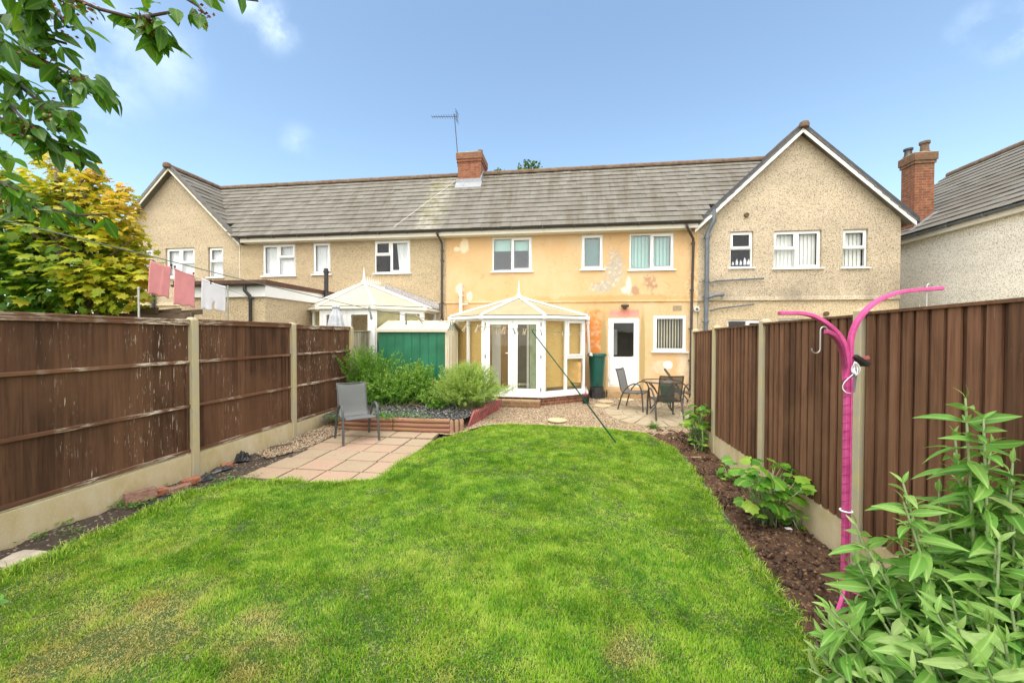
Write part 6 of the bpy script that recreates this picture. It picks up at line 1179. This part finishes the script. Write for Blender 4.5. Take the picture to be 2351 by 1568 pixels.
n = 130; az = RNG.uniform(0, 6.28, n); el = RNG.uniform(.5, 1.5, n); P = b+np.stack([np.cos(az)*np.cos(el)*.9, np.sin(az)*np.cos(el)*.7, np.sin(el)], 1)*1.0*RNG.uniform(.97, 1.14, (n, 1)); leaves('flower_buds', P, nrm(P-b)+RNG.normal(0, .1, (n, 3)), rdir(n), .035, .012, SMALL, L_LAV, lv, np.full(n, 1.))
m = MB(); cb = Vector(bz((905, 930), 8.55))
for k in range(16): a = R(random.uniform(-40, 220)); p = [cb+Vector((0, 0, -.1))]; 
m = MB(); st = Vector(bz((905, 930), 8.6))
for k in range(22):
    p = st+Vector((random.uniform(-.1, 1.1), random.uniform(-.1, .2), -.05)); q = [p]; d = Vector((random.uniform(-1, 1), random.uniform(-.6, .2), random.uniform(.1, .7)))
    for i in range(4): p = p+d*.09+Vector((random.gauss(0, .025), random.gauss(0, .025), random.gauss(0, .02))); q.append(p)
    m.tube(q, [.013, .010, .008, .005, .003], 5)
tag(m.build('bare_branches', std('bare_shrub_wood', (.28, .18, .09), .85, .35, 25), None), 'gnarled bare brown branches under the hebe bushes in the raised bed', 'branches')
# --- leafy hollyhocks in the right bed
def holly(base, label, n, H, rad, lsize, name='hollyhock_plant', ypale=.1):
    root = thing(name, base, label, 'plant', 'leafy plants in the right soil bed'); b = Vector(base); m = MB(); P_, T_, N_ = [], [], []
    for k in range(n):
        az = RNG.uniform(0, 6.283); h = H*(RNG.random()**.7)*.85+.10*H; r_ = rad*RNG.uniform(.3, 1.05)*(.6+.5*h/H); e = b+Vector((math.cos(az)*r_, math.sin(az)*r_, h)); st = b+Vector((RNG.normal(0, .05), RNG.normal(0, .05), 0)); m.tube([st, st.lerp(e, .5)+Vector((0, 0, .06)), e], [.006, .005, .003], 5)
        out = np.array([math.cos(az), math.sin(az), -.15]); P_.append(np.array(e)-out*.02); T_.append(out+RNG.normal(0, .3, 3)); N_.append(np.array([0, -.25, 1.])+RNG.normal(0, .3, 3))
    S_ = lsize*RNG.uniform(.6, 1.15, n); rn = np.clip(RNG.beta(2, 2, n)*.9, 0, 1); rn[:int(n*ypale)] = RNG.uniform(.85, 1, int(n*ypale)); leaves('leaves', P_, T_, N_, S_, S_*1.05, ROUND, L_HOLLY, root, rn); m.build('stems', M_STEMG, root, smooth=True); return root
p = G(*U5(950, 1160)); holly(tuple(p), 'largest leafy hollyhock in the right bed, left of the pink pole', 64, .66, .33, .125)
p = G(*U5(620, 800)); holly(tuple(p), 'smaller hollyhock seedling just beyond the largest leafy one', 12, .26, .2, .09)
p = G(*U5(370, 500)); holly(tuple(p), 'tall leafy hollyhock in the right bed near the patio chairs', 52, .82, .38, .13)
p = G(*U5(470, 540)); holly((2.3, p.y, p.z), 'low hollyhock leaves against the right fence foot near the far post', 12, .28, .16, .09)
p = G(*U5(1210, 1190)); holly((2.36, p.y, p.z), 'dark low leaves beside the gravel board right of the largest hollyhock', 10, .22, .14, .08, ypale=0)
m = MB(); p = G(*U5(400, 585)); m.tube([p, p+Vector((.03, 0, .25)), p+Vector((.02, .02, .5))], [.012, .010, .006], 8); tag(m.build('cut_stem', M_STEM, None, smooth=True), 'single upright cut green stem in front of the tall leafy hollyhock', 'plant stem')
# --- the big leafy shrub in the right foreground
bd = thing('buddleia_bush', (1.95, 1.95, 0), 'large leafy buddleia bush with long pointed leaves in the bottom right foreground', 'shrub')
tips = [(1440, 60, 2.0), (1110, 510, 2.0), (1690, 400, 1.9), (1385, 270, 2.15), (860, 730, 2.2), (1240, 790, 2.1), (1640, 330, 2.2), (1370, 1120, 1.75), (1000, 940, 2.1), (1600, 850, 1.8), (1290, 1200, 1.7), (760, 1220, 2.1), (820, 1350, 2.0), (1010, 1250, 1.9), (1160, 1500, 1.65), (720, 1480, 2.0), (960, 1440, 1.85), (1510, 1060, 1.8), (1700, 720, 1.85), (1720, 1100, 1.7), (1500, 640, 2.1), (1300, 560, 2.2), (1100, 840, 2.2), (1430, 1400, 1.55), (1650, 1350, 1.55), (900, 1000, 2.2), (690, 1330, 2.1), (1200, 1000, 2.0), (1560, 500, 2.15), (1000, 1560, 1.75), (1800, 560, 2.0), (1850, 900, 1.9), (1350, 700, 2.1), (860, 1150, 2.1), (930, 870, 2.05), (780, 1090, 2.1), (700, 1230, 2.05), (1060, 1120, 1.95), (1180, 900, 2.05), (1480, 820, 1.95), (1560, 1250, 1.65), (1220, 1350, 1.7), (900, 1540, 1.85), (650, 1400, 2.1), (1750, 950, 1.75), (1330, 950, 1.95), (1660, 560, 1.95), (1130, 1280, 1.8), (1400, 1280, 1.65), (820, 930, 2.2), (1800, 1250, 1.6), (1550, 1480, 1.5)]
tips += [(x+random.uniform(-110, 110), y+random.uniform(60, 260), dp+random.uniform(-.12, .08)) for x, y, dp in tips if y < 1350]
m = MB(); P_, T_, N_, S_, R_ = [], [], [], [], []
for k, (x, y, dp) in enumerate(tips):
    e = np.array(at(*Z8(x, y), dp)); e[0] = min(e[0], 2.38); b = np.array([1.95+.30*(e[0]-1.95)*.9+RNG.normal(0, .06), 1.95+.3*(e[1]-1.95)+RNG.normal(0, .06), .0]); mid = (b+e)/2+np.array([(e[0]-b[0])*.05, (e[1]-b[1])*.05, .06]); s = np.linspace(0, 1, 10)[:, None]; C = (1-s)**2*b+2*s*(1-s)*mid+s*s*e
    m.tube([Vector(p) for p in C], [.009*(1-.7*q)+.002 for q in np.linspace(0, 1, 10)], 7, False); L = np.linalg.norm(e-b); nn = max(5, int(L/.07)); off_ = RNG.uniform(0, 3.14)
    for i in range(nn):
        u = 1-(i/nn)**1.0*.93; p = (1-u)**2*b+2*u*(1-u)*mid+u*u*e; tan = nrm(((2*(1-u)*(mid-b)+2*u*(e-mid)))[None])[0]; a = off_+i*math.pi/2
        ref = np.cross(tan, [0.3, 1, .1]); ref /= np.linalg.norm(ref); bi_ = np.cross(tan, ref)
        sz = (.06, .115, .145, .155, .155, .15)[min(i, 5)]*RNG.uniform(.85, 1.15)*1.15
        for sg in (0, math.pi):
            o_ = ref*math.cos(a+sg)+bi_*math.sin(a+sg); d = o_*(.45 if i == 0 else 1)+tan*(1.0 if i == 0 else max(.5-.12*i, -.15)); d = d+RNG.normal(0, .12, 3); P_.append(p); T_.append(d); N_.append(tan*.75-np.array([FW[0], FW[1], 0])*.0+o_*.35+RNG.normal(0, .42, 3)+[0, -.35, .25]); S_.append(sz); R_.append(np.clip(RNG.normal(.45+(.3 if i < 2 else 0), .2), 0, 1))
        if i > 1 and RNG.random() < .55:
            # axillary pair of young leaves
            for q in range(4): o_ = ref*math.cos(a+q*1.57)+bi_*math.sin(a+q*1.57); P_.append(p+o_*.015); T_.append(o_*.6+tan); N_.append(tan-o_*.5); S_.append(RNG.uniform(.04, .07)); R_.append(RNG.uniform(.5, 1))
S_ = np.array(S_); leaves('leaves', P_, T_, N_, S_, S_*RNG.uniform(.24, .32, len(S_)), lance(droop=.42, wid=(.05, .55, 1, .92, .5, .02), st=(0, .14, .36, .6, .83, 1)), L_BUD, bd, R_); m.build('stems', M_STEMG, bd, smooth=True)
# --- weeds
def weed(px, n, r_, label, sz=.03, h=.06):
    p = G(*px); root = thing('weed', p, label, 'weed', 'weeds along the left fence'); P = np.array(p)+np.stack([RNG.normal(0, r_, n), RNG.normal(0, r_, n), RNG.uniform(.02, h, n)], 1); az = RNG.uniform(0, 6.28, n)
    leaves('leaves', P, np.stack([np.cos(az), np.sin(az), RNG.uniform(-.1, .5, n)], 1), np.array([0, 0, 1.])+RNG.normal(0, .3, (n, 3)), sz, sz*.75, SMALL, L_WEED, root); m = MB()
    for k in range(6): m.tube([Vector(p), Vector(P[k])], .0015, 4)
    m.build('stems', M_STEM, root)
for q, n, r_, lab in ((U2(620, 640), 30, .05, 'small weed in front of the black plastic and loose bricks'), (U2(180, 710), 50, .06, 'clover like weeds in front of the brown stone block'), (U2(320, 700), 60, .07, 'bright weeds between the stone block and the lawn'), (U2(465, 545), 14, .03, 'tiny weed growing behind the small broken red brick'), ((262, 1163), 40, .05, 'weed against the gravel board left of the stone block'), ((140, 1208), 40, .05, 'tall weed at the gravel board nearest the left picture edge'), ((85, 1240), 26, .05, 'small weed on the bare soil above the broken slab'), ((165, 1225), 22, .05, 'tiny weed on the dark soil nearest the lawn'), (U2(1100, 490), 110, .12, 'patch of clover weeds at the corner of the pink paving'), (U2(960, 540), 80, .10, 'clover weeds spreading from the lawn corner to the soil'), (U2(1270, 480), 60, .09, 'weeds creeping over the edge of the pink paving'), (U2(760, 600), 60, .10, 'weeds where the lawn meets the soil by the flat brick')): weed(q, n, r_, lab)
for q, n, r_, lab, sz in ((T8(760, 620), 260, .22, 'bright green creeping plants on the slate behind the lone chair', .045), (T8(1050, 600), 130, .22, 'creeping green plants on the slate in the middle of the raised bed', .038), (T8(1230, 640), 70, .16, 'sparse creeping plants on the slate near the lavender', .034), (T8(180, 640), 90, .08, 'leafy tuft against the left fence behind the log edging', .045)):
    p = G(*q); p.z = gz(p.y)+.2; p = hit(*q, 2, .42); root = thing('creeping_plant', p, lab, 'plant', 'creeping plants in the raised bed'); P = np.stack([RNG.normal(p.x, r_, n), RNG.normal(p.y, r_*.6, n), np.full(n, .31)+RNG.uniform(0, .1, n)], 1); az = RNG.uniform(0, 6.28, n); leaves('leaves', P, np.stack([np.cos(az), np.sin(az), RNG.uniform(0, .6, n)], 1), np.array([0, 0, 1.])+RNG.normal(0, .3, (n, 3)), sz, sz*.7, SMALL, L_WEED, root)
for q, n, sz, lab in ((T7(940, 1430), 46, .16, 'strappy tuft of narrow leaves at the corner of gravel, lawn and soil bed'), ((4, 1395), 14, .08, 'broad weed leaves at the left picture edge in the lawn')):
    p = G(*q); n_ = n; az = RNG.uniform(0, 6.28, n_); root = thing('grass_tuft', p, lab, 'plant'); leaves('leaves', np.array(p)+RNG.normal(0, .03, (n_, 3))*[1, 1, 0], np.stack([np.cos(az), np.sin(az), RNG.uniform(.5, 2, n_)], 1), np.array([0, 0, 1.])+RNG.normal(0, .2, (n_, 3)), sz*RNG.uniform(.6, 1.2, n_), .014 if sz > .13 else .04, lance(droop=.4), L_WEED, root)

# ------------------------------------------------------------------ sky and light
SUN_EL, SUN_AZ = R(62), R(192)      # high, behind and a little left of the camera (azimuth from +Y, clockwise)
w = bpy.data.worlds.new('World'); SC.world = w; w.use_nodes = True; nt = w.node_tree; nt.nodes.clear()
sk = nt.nodes.new('ShaderNodeTexSky'); sk.sky_type = 'NISHITA'; sk.sun_disc = False; sk.sun_elevation = SUN_EL; sk.sun_rotation = SUN_AZ; sk.air_density = 1.0; sk.dust_density = 1.1; sk.ozone_density = .9
tc = nt.nodes.new('ShaderNodeTexCoord'); bgn = nt.nodes.new('ShaderNodeBackground'); out = nt.nodes.new('ShaderNodeOutputWorld')
def wn(ty, **p):
    n = nt.nodes.new(ty)
    for k, v in p.items(): setattr(n, k, v)
    return n
nz = wn('ShaderNodeTexNoise'); nz.inputs['Scale'].default_value = 7; nz.inputs['Detail'].default_value = 8; nz.inputs['Roughness'].default_value = .6; nt.links.new(tc.outputs['Generated'], nz.inputs['Vector'])
acc = None
for (px, py, rad, amt) in ((625, 55, .06, .75), (570, 5, .05, .6), (360, 130, .10, .32), (240, 70, .12, .35), (100, 130, .15, .65), (20, 60, .14, .7), (685, 325, .045, .35), (2235, 62, .04, .4), (2325, 75, .05, .7)):
    d = Vector(ray(px, py)).normalized(); dp = wn('ShaderNodeVectorMath', operation='DISTANCE'); nt.links.new(tc.outputs['Generated'], dp.inputs[0]); dp.inputs[1].default_value = d
    mr = wn('ShaderNodeMapRange', interpolation_type='SMOOTHSTEP'); nt.links.new(dp.outputs['Value'], mr.inputs[0]); mr.inputs[1].default_value = rad; mr.inputs[2].default_value = 0; mr.inputs[3].default_value = 0; mr.inputs[4].default_value = amt
    if acc is None: acc = mr.outputs[0]
    else: ad = wn('ShaderNodeMath', operation='MAXIMUM'); nt.links.new(acc, ad.inputs[0]); nt.links.new(mr.outputs[0], ad.inputs[1]); acc = ad.outputs[0]
cr = wn('ShaderNodeMapRange', interpolation_type='SMOOTHSTEP'); nt.links.new(nz.outputs['Fac'], cr.inputs[0]); cr.inputs[1].default_value = .34; cr.inputs[2].default_value = .66
ml = wn('ShaderNodeMath', operation='MULTIPLY'); nt.links.new(acc, ml.inputs[0]); nt.links.new(cr.outputs[0], ml.inputs[1])
tn = wn('ShaderNodeMix', data_type='RGBA', blend_type='MULTIPLY'); tn.inputs[0].default_value = 1; nt.links.new(sk.outputs[0], tn.inputs[6]); tn.inputs[7].default_value = (1.13, 1.15, 1.06, 1)
mx = wn('ShaderNodeMix', data_type='RGBA'); nt.links.new(ml.outputs[0], mx.inputs[0]); nt.links.new(tn.outputs[2], mx.inputs[6]); mx.inputs[7].default_value = (5.6, 6.3, 7.0, 1)
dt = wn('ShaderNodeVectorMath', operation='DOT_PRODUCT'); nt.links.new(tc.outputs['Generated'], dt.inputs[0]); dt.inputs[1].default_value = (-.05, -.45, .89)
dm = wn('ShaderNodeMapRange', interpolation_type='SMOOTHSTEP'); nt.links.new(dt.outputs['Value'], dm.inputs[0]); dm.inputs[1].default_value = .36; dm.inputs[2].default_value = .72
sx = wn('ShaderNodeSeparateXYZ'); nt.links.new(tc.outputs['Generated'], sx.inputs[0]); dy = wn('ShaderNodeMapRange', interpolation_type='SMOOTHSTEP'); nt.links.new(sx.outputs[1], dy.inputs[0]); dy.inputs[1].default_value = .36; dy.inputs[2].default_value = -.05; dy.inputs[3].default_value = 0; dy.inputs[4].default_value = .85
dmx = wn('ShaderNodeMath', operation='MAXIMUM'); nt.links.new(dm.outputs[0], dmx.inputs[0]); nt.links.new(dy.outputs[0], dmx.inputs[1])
mx2 = wn('ShaderNodeMix', data_type='RGBA'); nt.links.new(dmx.outputs[0], mx2.inputs[0]); nt.links.new(mx.outputs[2], mx2.inputs[6]); mx2.inputs[7].default_value = (10.4, 10.2, 9.7, 1)   # bright white fill added to the unseen sky above, beside and behind the camera
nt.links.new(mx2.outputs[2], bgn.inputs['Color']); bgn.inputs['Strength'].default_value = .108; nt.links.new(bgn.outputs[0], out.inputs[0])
sd = bpy.data.lights.new('sun', 'SUN'); sd.energy = .85; sd.angle = R(30); sd.color = (1, .955, .88); so = bpy.data.objects.new('sun', sd); COL.objects.link(so)
dv = Vector((math.sin(SUN_AZ)*math.cos(SUN_EL), math.cos(SUN_AZ)*math.cos(SUN_EL), math.sin(SUN_EL))); so.rotation_euler = dv.to_track_quat('Z', 'Y').to_euler()
SC.view_settings.view_transform = 'Standard'; SC.view_settings.look = 'None'; SC.view_settings.exposure = 1.35; SC.view_settings.gamma = 1
SC.render.engine = 'CYCLES'; SC.cycles.max_bounces = 8; SC.cycles.transparent_max_bounces = 16; SC.cycles.diffuse_bounces = 4
try: SC.cycles.use_denoising = True
except Exception: pass
